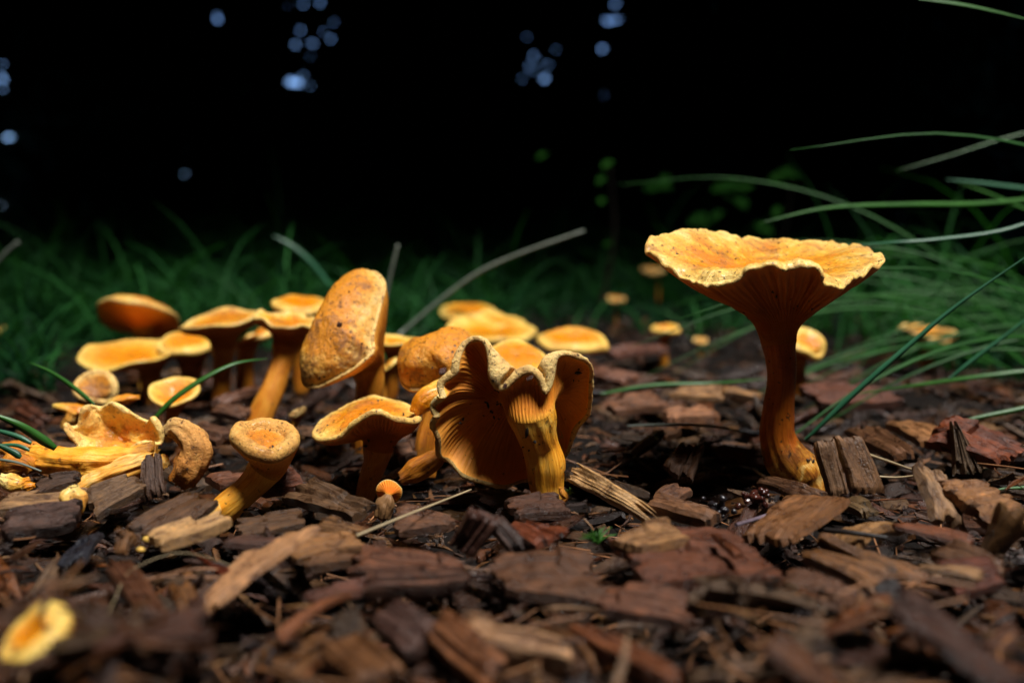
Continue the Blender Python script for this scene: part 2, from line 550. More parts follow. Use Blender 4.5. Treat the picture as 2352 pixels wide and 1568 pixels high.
def mushroom(label, rim, N, stem, srad, group, cat="mushroom", name="mushroom", th=0.16, k1=0.45, qN=-0.05, qI=0.35,
             F=0.3, kt=0.5, kf=0.35, Fpt=None, T=144, ru=26, rt=22, gills=70, gamp=0.03, lump=0.05, fuzz=0.012, e1=None,
             mats=(None, None, None), seed=0.0, specks=0, roll=1.0, rolln=7, capdir=None, dome=0.0, smooth_in=40, capspecks=0, ring=None, stem_lobes=0.09, stemseg=40, bury=0.5, p_top=1.0):
    mc, mg, ms = [a or b_ for a, b_ in zip(mats, (M_CAP, M_GILL, M_STEM))]
    T0 = len(rim)
    N = nz(N)
    stem = np.asarray(stem, float)
    # bury the foot a little so that it stands in the mulch
    foot = stem[-1] + nz(stem[-1] - stem[-2]) * bury
    stem = np.concatenate([stem, [foot]])
    srad = np.concatenate([srad, [srad[-1] * 0.9]])
    P = open_spline(stem, stemseg); r = open_spline(srad, stemseg)[:, 0]
    e1 = np.array([1.0, 0, 0]) if e1 is None else np.asarray(e1, float)
    A, dirs = tube_grid(P, r, e1, T0 if T0 <= 160 else T0 // 2, stem_lobes, seed)
    up = nz(P[0] - P[1])
    Tn, E1, E2 = frames(P, e1)
    tt = np.arange(T0) * 2 * math.pi / T0
    ta = tt if ring is None else np.interp(np.degrees(tt), [a for a, _ in ring], [math.radians(b_) for _, b_ in ring])
    sd = np.cos(ta)[:, None] * E1[0] + np.sin(ta)[:, None] * E2[0]
    S = P[0] + sd * r[0]
    D = np.linalg.norm(rim - S, axis=1, keepdims=True)
    inward = (S - rim) / D
    B1 = S + up * D * k1
    rs_ = rim.copy()
    st_ = max(1, T0 // 160)
    for _ in range(smooth_in):
        rs_ = (rs_ * 2 + np.roll(rs_, st_, 0) + np.roll(rs_, -st_, 0)) / 4
    D = np.linalg.norm(rs_ - S, axis=1, keepdims=True)
    inward = (S - rs_) / D
    B1 = S + up * D * k1
    B2 = rs_ + N * (D * qN) + inward * D * qI
    ts = np.linspace(0, 1, ru)
    U = bez(S[None], B1[None], B2[None], rim[None], ts)              # underside, stem -> rim
    o = rim - B2; o /= np.linalg.norm(o, axis=1, keepdims=True) + 1e-9
    tang = np.roll(rim, -2, 0) - np.roll(rim, 2, 0)
    n = np.cross(o, tang)
    n = n / (np.linalg.norm(n, axis=1, keepdims=True) + 1e-9)
    # smooth the edge normals
    for _ in range(3):
        n = n + np.roll(n, 1, 0) + np.roll(n, -1, 0)
        n /= np.linalg.norm(n, axis=1, keepdims=True)
    thv = th if isinstance(th, np.ndarray) else np.full(T0, float(th))
    thv = thv[:, None] * (1 + 0.18 * vnoise(rim, 1.6, seed + 3)[:, None])
    # underside gills
    gn = surf_normals(U)
    if gills:
        ph = tt[None, :] * gills + 1.2 * vnoise(U, 0.9, seed + 5) * 1.5
        saw = np.abs(((ph / (2 * math.pi)) % 1.0) * 2 - 1) * 2 - 1
        w = np.minimum(1, (1 - ts) / 0.10) * np.minimum(1, ts / 0.22 + 0.1)
        loc_w = np.linalg.norm(np.roll(U, -1, 1) - U, axis=-1) * T0 / (2 * math.pi)
        amp = np.minimum(gamp, loc_w * 2 * math.pi / gills * 0.45)
        U = U + gn * (saw * amp * w[:, None])[..., None]
    U = U + gn * (vnoise(U, 0.8, seed + 9) * lump * 0.7 * np.minimum(1, ts * 4)[:, None] * np.minimum(1, (1 - ts) * 8)[:, None])[..., None]
    # rolled margin
    ph = np.linspace(0, math.pi, rolln)[:, None, None]
    c = rim + n * thv / 2
    Rl = c[None] - n[None] * np.cos(ph) * thv[None] / 2 + o[None] * np.sin(ph) * thv[None] / 2 * roll
    # top
    centre = P[0] + (nz(capdir) if capdir is not None else up) * F if Fpt is None else np.asarray(Fpt, float)
    T3 = np.repeat(centre[None], T0, 0)
    P0 = Rl[-1]
    D2 = np.linalg.norm(P0 - T3, axis=1, keepdims=True)
    rad = P0 - T3
    rad = rad - (rad @ N)[:, None] * N
    rl = np.linalg.norm(rad, axis=1, keepdims=True)
    os = o.copy()
    for _ in range(max(4, T0 // 16)):
        os = os + np.roll(os, 2, 0) + np.roll(os, -2, 0)
        os /= np.linalg.norm(os, axis=1, keepdims=True)
    dm = np.asarray(dome, float)
    dm = dm[:, None] if dm.ndim else dm
    T1 = P0 + (rs_ - rim) - os * D2 * kt + N * (D2 * dm)
    T2 = T3 + rad / rl * np.minimum(rl, D2) * kf
    s2 = np.linspace(0, 1, rt) ** p_top
    s2 = s2[1:] * 0.985
    Tp = bez(P0[None], T1[None], T2[None], T3[None], s2)
    cap = np.concatenate([Rl, Tp], 0)
    cn = surf_normals(cap)
    srow = np.concatenate([np.zeros(rolln), s2])
    wr = np.concatenate([np.sin(np.linspace(0, math.pi / 2, rolln)), np.ones(rt - 1)])
    cd = vnoise(cap, 1.0, seed) * lump + vnoise(cap, 2.6, seed + 2) * lump * 0.5
    cd = cd + vnoise(cap, 9.0, seed + 4) * fuzz
    wr = wr * np.concatenate([np.ones(rolln + rt - 1 - 4), [0.8, 0.5, 0.3, 0.1]])
    cap = cap - cn * (cd * wr[:, None])[..., None]
    # meshes relative to base
    base = np.array(stem[-2])
    root = empty(name, base)
    tag(root, label, cat, group)
    V = (cap - base).reshape(-1, 3)
    nr = cap.shape[0]
    uvu = np.abs(np.tile(np.arange(T0) / T0, nr) * 2 - 1)
    uv = np.stack([uvu, np.repeat(srow, T0)], -1)
    Fc = grid_faces(nr, T0)[:, ::-1]
    ci = len(V); V = np.concatenate([V, [(cap[-1].mean(0) - base)]]); uv = np.concatenate([uv, [[0.5, 1.0]]])
    jj = np.arange(0, T0, 2); lr = (nr - 1) * T0
    Fc = np.concatenate([Fc, np.stack([np.full(len(jj), ci), lr + jj, lr + (jj + 1) % T0, lr + (jj + 2) % T0], -1)])
    link("cap", mesh_np("cap", V, Fc, mc, True, uv), root)
    V = (U - base).reshape(-1, 3)
    uv = np.stack([np.abs(np.tile(np.arange(T0) / T0, ru) * 2 - 1), np.repeat(1 - ts, T0)], -1)
    g = link("gills", mesh_np("gills", V, grid_faces(ru, T0), mg, True, uv), root)
    link("stem", tube_mesh("stem", A - base, ms, "foot"), root)
    if specks:
        specks_on(U, gn, base, specks, root, seed)
        specks_on(A[3:-8], dirs[3:-8], base, specks // 2, root, seed + 4)
    if capspecks:
        specks_on(cap[rolln - 2:-3], -cn[rolln - 2:-3], base, capspecks, root, seed + 9, .6)
    return root

def specks_on(U, gn, base, count, root, seed, size=1.0):
    rr = np.random.RandomState(int(seed * 7) + 3)
    V, F = [], []
    tries = 0
    while len(F) < count * 20 and tries < 4000:
        tries += 1
        i = rr.randint(1, int(U.shape[0] * 0.8)); j = rr.randint(0, U.shape[1])
        c = U[i, j]
        if vnoise(c[None], 1.0, seed + 31)[0] < 0.05: continue
        nn = gn[i, j]
        if nn[1] > 0.3: nn = nn          # stay on the outer face
        s = (0.03 + 0.07 * rr.rand() ** 2) * size
        ax = nz(rr.randn(3)); ay = nz(np.cross(ax, nn)); az_ = np.cross(ax, ay)
        ico = ICO * (1 + 0.35 * rr.randn(len(ICO), 1) * 0.6)
        pts = c + (ico[:, :1] * ax * s * (0.8 + rr.rand()) + ico[:, 1:2] * ay * s * 0.6 + ico[:, 2:] * az_ * s * 0.5)
        b0 = len(V); V.extend(pts - base); F.extend(ICOF + b0)
    me = mesh_np("dirt_specks", np.array(V), np.array(F), M_CRUMB, False)
    o = link("dirt_specks", me, root)
    o["kind"] = "stuff"

t_ = (1 + 5 ** 0.5) / 2
ICO = np.array([[-1, t_, 0], [1, t_, 0], [-1, -t_, 0], [1, -t_, 0], [0, -1, t_], [0, 1, t_], [0, -1, -t_], [0, 1, -t_], [t_, 0, -1], [t_, 0, 1], [-t_, 0, -1], [-t_, 0, 1]]) / 1.9
ICOF = np.array([[0, 11, 5], [0, 5, 1], [0, 1, 7], [0, 7, 10], [0, 10, 11], [1, 5, 9], [5, 11, 4], [11, 10, 2], [10, 7, 6], [7, 1, 8], [3, 9, 4], [3, 4, 2], [3, 2, 6], [3, 6, 8], [3, 8, 9], [4, 9, 5], [2, 4, 11], [6, 2, 10], [8, 6, 7], [9, 8, 1]])

def disc(px, py, Y, hw, tilt=8, roll=0, waves=((3, .05, 0), (5, .03, 1), (11, .012, 2)), ecc=1.0, T=144):
    """cap margin as a slightly wavy ring: hw is its half width in pixels at depth Y"""
    c = W(px, py, Y)
    Rr = hw * Y / FPX
    N = (Matrix.Rotation(math.radians(roll), 3, 'Y') @ Matrix.Rotation(math.radians(tilt), 3, 'X')) @ Vector((0, 0, 1))
    N = np.array(N)
    u = nz(np.array([1, 0, 0]) - N[0] * N); v = np.cross(N, u)
    th = np.arange(T) * 2 * math.pi / T
    rr = Rr * (1 + sum(0.6 * a * np.cos(k * th + p * 1.7) for k, a, p in waves))
    h = Rr * sum(a * np.sin(k * th + p) for k, a, p in waves)
    rim = c + (np.cos(th) * rr)[:, None] * u + (np.sin(th) * rr * ecc)[:, None] * v + h[:, None] * N
    return rim, N, c, Rr

def stemline(pts):
    """pts: (px, py, Y, half width px)"""
    P = np.array([W(a, b_, c) for a, b_, c, d in pts]); r = np.array([d * c / FPX for a, b_, c, d in pts])
    return P, r

# ------------------------------------------------------------------ ground
def ground_z(x, y):
    return 0.22 * np.sin(x * 0.19 + 1.0) * np.sin(y * 0.23) + 0.12 * np.sin(x * 0.51 + y * 0.37) - 0.9

def build_ground():
    xs = np.concatenate([-np.geomspace(20000, 61, 14), np.arange(-60, 61, 1.2), np.geomspace(61, 20000, 14)])
    ys = np.concatenate([-np.geomspace(20000, 20, 12), np.arange(-18, 90, 1.2), np.geomspace(91, 30000, 16)])
    X, Y = np.meshgrid(xs, ys)
    near = np.clip(1 - (np.maximum(np.abs(X) - 60, 0) + np.maximum(np.abs(Y - 40) - 60, 0)) / 100, 0, 1)
    Z = ground_z(X, Y) * near - 0.9 * (1 - near)
    A = np.stack([X, Y, Z], -1)
    me = mesh_np("ground", A.reshape(-1, 3), grid_faces(len(ys), len(xs), False), M_SOIL, True)
    tag(link("ground", me), kind="structure")
build_ground()

# ------------------------------------------------------------------ woods, and an added unseen canopy, to shut out the sky
def leaf_sheet(C, Nn, size, rs, tilt=0.55):
    """pointed six-sided leaves centred at C (n,3) facing Nn with random tilt and spin; returns V,F"""
    n = len(C)
    nn = Nn + rs.randn(n, 3) * tilt * 0.5
    nn /= np.linalg.norm(nn, axis=1, keepdims=True)
    a = np.cross(nn, rs.randn(n, 3)); a /= np.linalg.norm(a, axis=1, keepdims=True)
    b_ = np.cross(nn, a)
    sh = np.array([[-1, 0], [-.45, .62], [.4, .66], [1, 0], [.4, -.66], [-.45, -.62]])
    s = size if isinstance(size, np.ndarray) else np.full(n, size)
    V = C[:, None, :] + (a[:, None, :] * sh[None, :, :1] + b_[:, None, :] * sh[None, :, 1:]) * s[:, None, None]
    V = V.reshape(-1, 3)
    i = np.arange(n)[:, None] * 6
    F = np.concatenate([i + np.array([[0, 1, 2, 3]]), i + np.array([[0, 3, 4, 5]])], 0)
    return V, F

# sky gaps between the far trees: where they are seen, and how wide (cm at the far trees)
GAPS = [(500, 42, 4.0), (697, 8, 2.6), (735, 6, 3.2), (662, 14, 1.8), (690, 70, 2.4), (742, 72, 2.2), (719, 100, 3.2), (758, 92, 2.2), (678, 104, 2.2),
        (712, 132, 2.2), (684, 190, 4.6), (662, 187, 2.4), (712, 196, 2.4), (700, 168, 1.6), (1225, 125, 3.4), (1240, 142, 2.6), (1258, 152, 2.4),
        (1200, 180, 2.6), (1250, 180, 3.0), (1215, 150, 2.4), (1228, 165, 2.0), (1414, 12, 3.4), (1415, 46, 4.2), (1394, 50, 2.4), (1384, 112, 3.4), (1386, 218, 2.0),
        (1562, 62, 1.6), (1210, 84, 1.5), (1612, 10, 1.8), (4, 150, 3.2), (4, 180, 3.4), (8, 205, 2.6), (2, 470, 2.0), (425, 400, 1.4), (15, 318, 2.4)]
GREEN = [(558, 205, 3.0), (1275, 116, 2.4), (1358, 60, 2.6), (1350, 95, 2.2), (1340, 250, 2.2), (1345, 215, 1.8), (1786, 166, 3.0), (1796, 108, 2.4), (1795, 130, 1.8), (1645, 22, 3.0),
         (1240, 356, 1.8), (1111, 46, 1.8), (1097, 150, 1.6), (735, 45, 2.6), (765, 50, 1.8), (1330, 338, 1.5), (32, 320, 2.2), (1798, 10, 1.6)]
YW = 800.0
HOLES = np.array([[*W(a, b_, YW)[[0, 2]], r * 0.75] for a, b_, r in GAPS + GREEN])

def woods():
    rs = np.random.RandomState(3)
    Vs, Fs, off = [], [], 0
    def add(V, F):
        nonlocal off
        Vs.append(V); Fs.append(F + off); off += len(V)
    # fine wall of foliage across the view
    s = 3.6
    X, Z = np.meshgrid(np.arange(-560, 560, s), np.arange(-4, 330, s))
    C = np.stack([X.ravel(), np.full(X.size, YW), Z.ravel()], -1) + rs.randn(X.size, 3) * np.array([1.0, 3, 1.0])
    size = 4.3 * (0.85 + 0.3 * rs.rand(len(C)))
    keep = np.ones(len(C), bool)
    for hx, hz, hr in HOLES:
        d = np.hypot(C[:, 0] * YW / C[:, 1] - hx, C[:, 2] - hz)
        keep &= ~(d < hr * 0.7 + size * 0.5)
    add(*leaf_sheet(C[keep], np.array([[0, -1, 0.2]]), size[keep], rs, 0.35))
    for lay in (14, 26):
        C2 = np.stack([X.ravel() + 1.3 * lay / 10, np.full(X.size, YW + lay), Z.ravel() + .9], -1) + rs.randn(X.size, 3) * np.array([.9, 2, .9])
        k2 = np.ones(len(C2), bool)
        for hx, hz, hr in HOLES:
            k2 &= ~(np.hypot(C2[:, 0] * YW / C2[:, 1] - hx, 7 + (C2[:, 2] - 7) * YW / C2[:, 1] - hz) < hr * 0.7 + 2.4)
        add(*leaf_sheet(C2[k2], np.array([[0, -1, 0.2]]), np.full(k2.sum(), 4.6), rs, 0.3))
    # clumps standing in front of it
    for k in range(150):
        cx, cz, cy = rs.uniform(-600, 600), rs.uniform(0, 330), rs.uniform(520, 780)
        rad = rs.uniform(18, 60)
        q = np.array([cx, cy, cz])
        m = int(rad * 4)
        C = q + rs.randn(m, 3) * rad * np.array([.5, .4, .5])
        hx = C[:, 0] * YW / C[:, 1]; hz = 7 + (C[:, 2] - 7) * YW / C[:, 1]
        kk = np.ones(m, bool)
        for a, b_, r in HOLES: kk &= np.hypot(hx - a, hz - b_) > r + 9
        if kk.sum(): add(*leaf_sheet(C[kk], np.array([[0, -1, .5]]), np.full(kk.sum(), 6.0), rs, 1.2))
    # unseen leaf ring added on the other sides to keep sky light out
    th = np.arange(0, 2 * math.pi, 0.022)
    zz = np.arange(0, 340, 16)
    TH, ZZ = np.meshgrid(th, zz)
    TH = TH.ravel() + rs.randn(TH.size) * .006; ZZ = ZZ.ravel()
    for rad in (840, 905):
        C = np.stack([np.sin(TH) * rad, np.cos(TH) * rad, ZZ], -1)
        m = ~((np.abs(C[:, 0]) < 540) & (C[:, 1] > 0))
        C = C[m] + rs.randn(m.sum(), 3) * 4
        add(*leaf_sheet(C, -C / rad * [1, 1, 0] + [0, 0, .1], np.full(len(C), 22.0), rs, .5))
    # trunks
    tr = []
    for k in range(36):
        a = rs.uniform(0, 2 * math.pi); rad = rs.uniform(480, 790)
        x, y = math.sin(a) * rad, math.cos(a) * rad
        r = rs.uniform(6, 16)
        hx = x * YW / max(y, 1)
        if y > 0 and np.any(np.abs(HOLES[:, 0] - hx) < r * YW / y + 12): continue
        P = np.array([[x, y, -5], [x + rs.randn() * 4, y, 120], [x + rs.randn() * 6, y, 330]])
        A, _ = tube_grid(open_spline(P, 14), np.linspace(r, r * .7, 14), np.array([1., 0, 0]), 14, .15, k, .03)
        tr.append((A.reshape(-1, 3), grid_faces(14, 14)))
    V = np.concatenate(Vs); F = np.concatenate(Fs)
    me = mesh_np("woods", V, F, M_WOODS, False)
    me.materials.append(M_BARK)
    tag(link("woods", me), "black conifer woods with small blue sky gaps, closed by an added unseen ring", "woods", kind="stuff")
    V = np.concatenate([a for a, _ in tr]); o = np.cumsum([0] + [len(a) for a, _ in tr[:-1]])
    F = np.concatenate([f + k for (a, f), k in zip(tr, o)])
    tag(link("woods_trunks", mesh_np("woods_trunks", V, F, M_BARK)), "dark trunks of the woods standing in black shade", "woods", kind="stuff")
    # a few thin leaves hang in the greenish gaps, lit through by the sky
    g = np.array([[*W(a, b_, YW - 3)] for a, b_, r in GREEN for _ in range(2)]) + rs.randn(len(GREEN) * 2, 3) * 1.4
    V, F = leaf_sheet(g, np.array([[0, -1, 0.1]]), np.full(len(g), 4.4), rs, .3)
    tag(link("backlit_leaves", mesh_np("backlit_leaves", V, F, M_LIT_LEAF, False)), "thin backlit leaves glowing green in the gaps of the far woods", "leaves", kind="stuff")
    # unseen canopy added to block the sky, opening shaped to pool the sun
    H = 300.0
    oc = np.array([2.0, 40.0]) + np.array([SUN_TO.x, SUN_TO.y]) / SUN_TO.z * H
    Vs, Fs, off = [], [], 0
    for lay, (hh, sp) in enumerate(((H, 17), (H + 30, 19))):
        X, Y = np.meshgrid(np.arange(-930, 930, sp), np.arange(-930, 930, sp))
        C = np.stack([X.ravel(), Y.ravel(), np.full(X.size, hh)], -1) + rs.randn(X.size, 3) * [3, 3, 6]
        d = np.hypot(C[:, 0] - oc[0] - lay * 12, C[:, 1] - oc[1] + lay * 14)
        ang = np.arctan2(C[:, 1] - oc[1], C[:, 0] - oc[0])
        edge = 93 + 12 * np.sin(3 * ang + 1) + 8 * np.sin(7 * ang) + rs.randn(len(C)) * 6
        m = (d > edge) & (np.hypot(C[:, 0], C[:, 1]) < 925)
        V, F = leaf_sheet(C[m], np.array([[0, 0, -1.]]), np.full(m.sum(), 24.0), rs, .45)
        Vs.append(V); Fs.append(F + off); off += len(V)
    tag(link("added_shade_canopy", mesh_np("added_shade_canopy", np.concatenate(Vs), np.concatenate(Fs), M_WOODS, False)),
        "unseen leaf canopy added overhead, its opening shaped to let sun onto the mushrooms", "canopy", kind="stuff")
woods()

# ------------------------------------------------------------------ the mushrooms
FG = "orange funnel mushrooms growing in the wood chip mulch"
def rim_explicit(ctrl, T):
    th = [c[0] for c in ctrl]; P = [W(c[1], c[2], c[3]) for c in ctrl]
    return periodic(th, P, T)

# --- tall funnel mushroom
ctrl = [(0, 2033, 598, 26.3), (20, 2008, 583, 27.8), (42, 1955, 571, 29.0), (68, 1880, 558, 29.8), (90, 1790, 556, 30.0), (108, 1720, 552, 29.6),
        (125, 1655, 539, 28.8), (142, 1600, 533, 28.2), (158, 1550, 538, 27.6), (170, 1508, 546, 27.0), (180, 1484, 566, 26.4), (190, 1490, 592, 25.8), (200, 1515, 608, 25.3), (212, 1545, 632, 24.8), (222, 1580, 648, 24.3),
        (234, 1618, 664, 23.8), (246, 1668, 652, 23.6), (256, 1705, 640, 23.5), (263, 1722, 622, 23.4), (272, 1760, 618, 23.3), (284, 1815, 620, 23.3), (295, 1865, 614, 23.3),
        (301, 1880, 628, 23.3), (307, 1890, 650, 23.4), (316, 1922, 664, 23.7), (325, 1948, 658, 24.1), (332, 1965, 638, 24.5), (339, 1980, 642, 24.9), (344, 1995, 622, 25.2), (352, 2018, 620, 25.7)]
T = 480
rim = rim_explicit(ctrl, T)
th_ = np.arange(T) * 2 * math.pi / T
cq = np.stack([np.cos(th_), np.sin(th_), th_ * 0], -1)
ruf = np.exp(-((th_ - 3.65) / .5) ** 2) + np.exp(-((th_ - 5.85) / .35) ** 2)
rim[:, 2] += (0.10 + 0.22 * ruf) * vnoise(cq, 7.0, 3.0) + 0.05 * vnoise(cq, 17.0, 5.0)
rim[:, :2] *= (1 + 0.004 * vnoise(cq, 11.0, 9.0))[:, None]
P, r = stemline([(1789, 786, 26.6, 40), (1793, 820, 26.6, 35), (1794, 880, 26.6, 33), (1786, 950, 26.6, 36), (1785, 1000, 26.6, 40), (1804, 1046, 26.6, 50), (1832, 1085, 26.7, 56), (1846, 1112, 26.7, 46)])
mushroom("tallest orange mushroom, broad wavy funnel cap on a bare curved stem with pale torn foot", rim, (0, -.15, 1), P, r, FG,
         th=0.13, k1=0.26, qN=0.03, qI=0.50, Fpt=W(1765, 625, 26.6), kt=0.10, kf=0.5, dome=0.05 + 0.17 * np.clip(-np.sin(th_), 0, 1) ** .7 + 0.05 * np.sin(th_ * 5), T=T, ru=44, rt=44, gills=78, gamp=0.055, lump=0.06, fuzz=0.02,
         mats=(M_CAP, M_GILL, M_STEM_TALL), seed=1.3, specks=34, capspecks=26, stem_lobes=0.09, stemseg=60)

# --- folded mushroom in the middle, gills to the viewer
hc = [(0, 1352, 880, 24.3), (14, 1350, 930, 24.7), (26, 1343, 955, 25.0), (36, 1317, 980, 25.3), (46, 1305, 1021, 25.6), (56, 1294, 1050, 25.7), (70, 1262, 1095, 25.2), (88, 1200, 1100, 24.9),
      (100, 1160, 1113, 24.5), (112, 1103, 1101, 24.2), (124, 1060, 1084, 24.0), (134, 1034, 1052, 24.2), (142, 1014, 1046, 23.9), (152, 1013, 1002, 23.6), (159, 998, 975, 23.5), (165, 1015, 954, 23.2),
      (171, 997, 933, 23.4), (178, 1029, 914, 23.1), (184, 1017, 888, 23.3), (193, 1052, 860, 23.3), (201, 1056, 830, 23.3), (209, 1068, 800, 23.5), (217, 1086, 787, 23.5), (224, 1108, 787, 23.3),
      (230, 1119, 822, 23.2), (237, 1121, 862, 23.1), (244, 1137, 893, 23.0), (252, 1162, 896, 23.0), (260, 1188, 874, 23.0), (268, 1212, 860, 23.0), (275, 1231, 872, 23.0), (282, 1243, 899, 23.0),
      (288, 1256, 906, 23.0), (294, 1270, 883, 23.1), (300, 1277, 850, 23.2), (305, 1280, 826, 23.2), (311, 1294, 817, 23.4), (321, 1325, 826, 23.6), (332, 1346, 835, 23.8), (345, 1354, 852, 24.0)]
T = 480
rim = rim_explicit(hc, T)
for _ in range(14):
    rim = (rim * 2 + np.roll(rim, 1, 0) + np.roll(rim, -1, 0)) / 4
th_ = np.arange(T) * 360 / T
thick = np.full(T, 0.15) + 0.06 * np.exp(-((th_ - 185) / 30) ** 2) + 0.42 * np.exp(-((th_ - 236) / 7) ** 2) + 0.10 * np.exp(-((th_ - 268) / 12) ** 2) + 0.30 * np.exp(-((th_ - 301) / 6) ** 2)
P, r = stemline([(1219, 945, 23.65, 58), (1226, 972, 23.75, 53), (1234, 1000, 23.85, 47), (1242, 1020, 24.0, 45), (1250, 1060, 24.1, 45), (1253, 1105, 24.2, 41), (1260, 1146, 24.2, 34)])
mushroom("folded mushroom showing its gills, pale ruffled margin curling around a bright yellow stem", rim, (0, .9, .42), P, r, FG,
         th=thick, k1=0.18, qN=0.50, qI=0.24, Fpt=W(1215, 905, 25.4), kt=0.25, kf=0.2, T=T, ru=54, rt=34, gills=110, gamp=0.017, lump=0.05, fuzz=0.028,
         mats=(M_CAP_FUZZ, M_GILL_H, M_STEM_Y), ring=[(0, 8), (45, 50), (90, 90), (140, 130), (180, 158), (205, 176), (225, 190), (237, 203), (248, 222), (268, 270), (286, 316), (297, 338), (305, 350), (320, 357), (345, 364), (360, 368)], seed=2.1, specks=40, capspecks=10, bury=.1, stem_lobes=0.13, stemseg=50, rolln=11)

def tuck(rim, c, lo, hi, f):
    """draws the margin between two angles inwards, so that the cap bulges beyond it"""
    a = np.arange(len(rim)) * 360 / len(rim)
    w = np.clip(np.minimum(a - lo, hi - a) / 30, 0, 1)[:, None] * f
    return rim + (c - rim) * w

def rim_plane(ctrl, c, N, T):
    th = [a[0] for a in ctrl]
    P = [ON(a[1], a[2], c, N) + (nz(N) * a[3] if len(a) > 3 else 0) for a in ctrl]
    return periodic(th, P, T)

# --- tilted cap turned to the viewer
N = nz((-0.42, -0.62, 0.66)); c = W(780, 770, 30)
ctrl = [(0, 860, 772), (25, 874, 714), (50, 887, 655), (68, 868, 627), (85, 835, 628), (105, 795, 652), (125, 764, 694), (145, 738, 742), (165, 712, 797), (182, 690, 838),
        (200, 680, 872), (220, 690, 903), (240, 722, 908), (262, 760, 892), (285, 800, 872), (308, 838, 846), (330, 862, 815)]
rim = tuck(rim_plane(ctrl, c, N, 240), c, 95, 345, .11)
P, r = stemline([(846, 850, 31.0, 38), (850, 880, 31.0, 33), (845, 930, 31.1, 31), (838, 985, 31.3, 32), (835, 1020, 31.3, 32)])
mushroom("large stained mushroom cap tipped on edge, its domed blotched top facing the viewer", rim, N, P, r, FG,
         th=0.12, k1=0.25, qN=-0.12, qI=0.35, Fpt=c + N * 1.1, kt=-0.02, kf=0.55, dome=0.21, ru=24, rt=40, gills=60, gamp=0.03, lump=0.07, fuzz=0.022,
         mats=(M_CAP_DIRTY, M_GILL_L, M_STEM), seed=3.7, capspecks=34, capdir=N)

# --- rounded cap behind the folded one
N = nz((-0.25, -0.55, 0.80)); c = W(1000, 845, 28.5)
ctrl = [(0, 1100, 845), (30, 1105, 800), (60, 1075, 774), (90, 1030, 776), (115, 985, 790), (140, 940, 808), (165, 912, 835), (185, 905, 865), (205, 912, 895), (225, 935, 908),
        (250, 968, 902), (270, 1000, 900), (300, 1050, 905), (330, 1085, 885)]
rim = tuck(rim_plane(ctrl, c, N, 200), c, 60, 359, .15)
P, r = stemline([(1010, 915, 28.3, 34), (1000, 950, 28.0, 28), (985, 1000, 27.8, 26), (980, 1060, 27.6, 26)])
mushroom("rounded ochre mushroom cap half hidden behind the folded mushroom", rim, N, P, r, FG,
         th=0.12, k1=0.3, qN=-0.1, qI=0.35, Fpt=c + N * 1.15, kt=-0.14, kf=0.6, dome=0.26, ru=20, rt=34, gills=50, lump=0.12, fuzz=0.02,
         mats=(M_CAP_DIRTY, M_GILL_L, M_STEM), seed=5.2, capspecks=16)

# --- narrow lobe hanging down beside it, foot curling left of the folded mushroom
P, r = stemline([(1020, 905, 26.2, 26), (985, 925, 26.1, 30), (958, 940, 26.0, 24)])

# --- low wavy cap
lc = [(0, 968, 962, 26.2), (20, 955, 948, 27.2), (45, 915, 928, 28.2), (75, 870, 920, 28.8), (100, 830, 928, 28.8), (125, 790, 942, 28.2), (150, 752, 966, 27.4), (168, 730, 986, 26.7),
      (182, 720, 1002, 26.1), (196, 728, 1016, 25.6), (212, 752, 1018, 25.1), (230, 785, 1008, 24.7), (248, 815, 980, 24.4), (264, 842, 960, 24.3), (280, 872, 954, 24.3), (300, 905, 966, 24.5), (320, 935, 974, 25.0), (342, 960, 974, 25.6)]
rim = rim_explicit(lc, 300)
P, r = stemline([(868, 1030, 26.0, 36), (862, 1060, 26.0, 28), (852, 1090, 26.0, 25), (845, 1115, 26.0, 24)])
mushroom("low wavy mushroom cap drooping on one side over a short dark funnel stem", rim, (0, -.12, 1), P, r, FG,
         th=0.20, k1=0.5, qN=-0.08, qI=0.45, Fpt=W(855, 950, 26.4), kt=0.2, kf=0.5, dome=0.14, ru=34, rt=34, gills=66, gamp=0.04, lump=0.07, fuzz=0.024,
         mats=(M_CAP, M_GILL, M_STEM), seed=6.4, specks=14, capspecks=16)

# --- small front mushroom
rim, N, c, Rr = disc(610, 1016, 23.2, 80, 15, 9, ((2, .05, 1), (3, .04, 2), (7, .018, 0)), T=240)
P, r = stemline([(608, 1078, 23.4, 42), (592, 1100, 23.4, 35), (565, 1128, 23.4, 33), (530, 1158, 23.3, 36), (505, 1180, 23.3, 34)])
mushroom("small mushroom with dished orange centre and thick downy margin on a leaning yellow stem", rim, N, P, r, FG,
         th=0.40, k1=0.3, qN=-0.14, qI=0.4, Fpt=c + N * 0.16, kt=0.25, kf=0.6, dome=0.04, ru=20, rt=36, gills=50, gamp=0.02, lump=0.06, fuzz=0.03,
         mats=(M_CAP_FRONT, M_GILL_Y, M_STEM_Y), seed=7.1, capspecks=12, specks=6, rolln=14, roll=1.25)

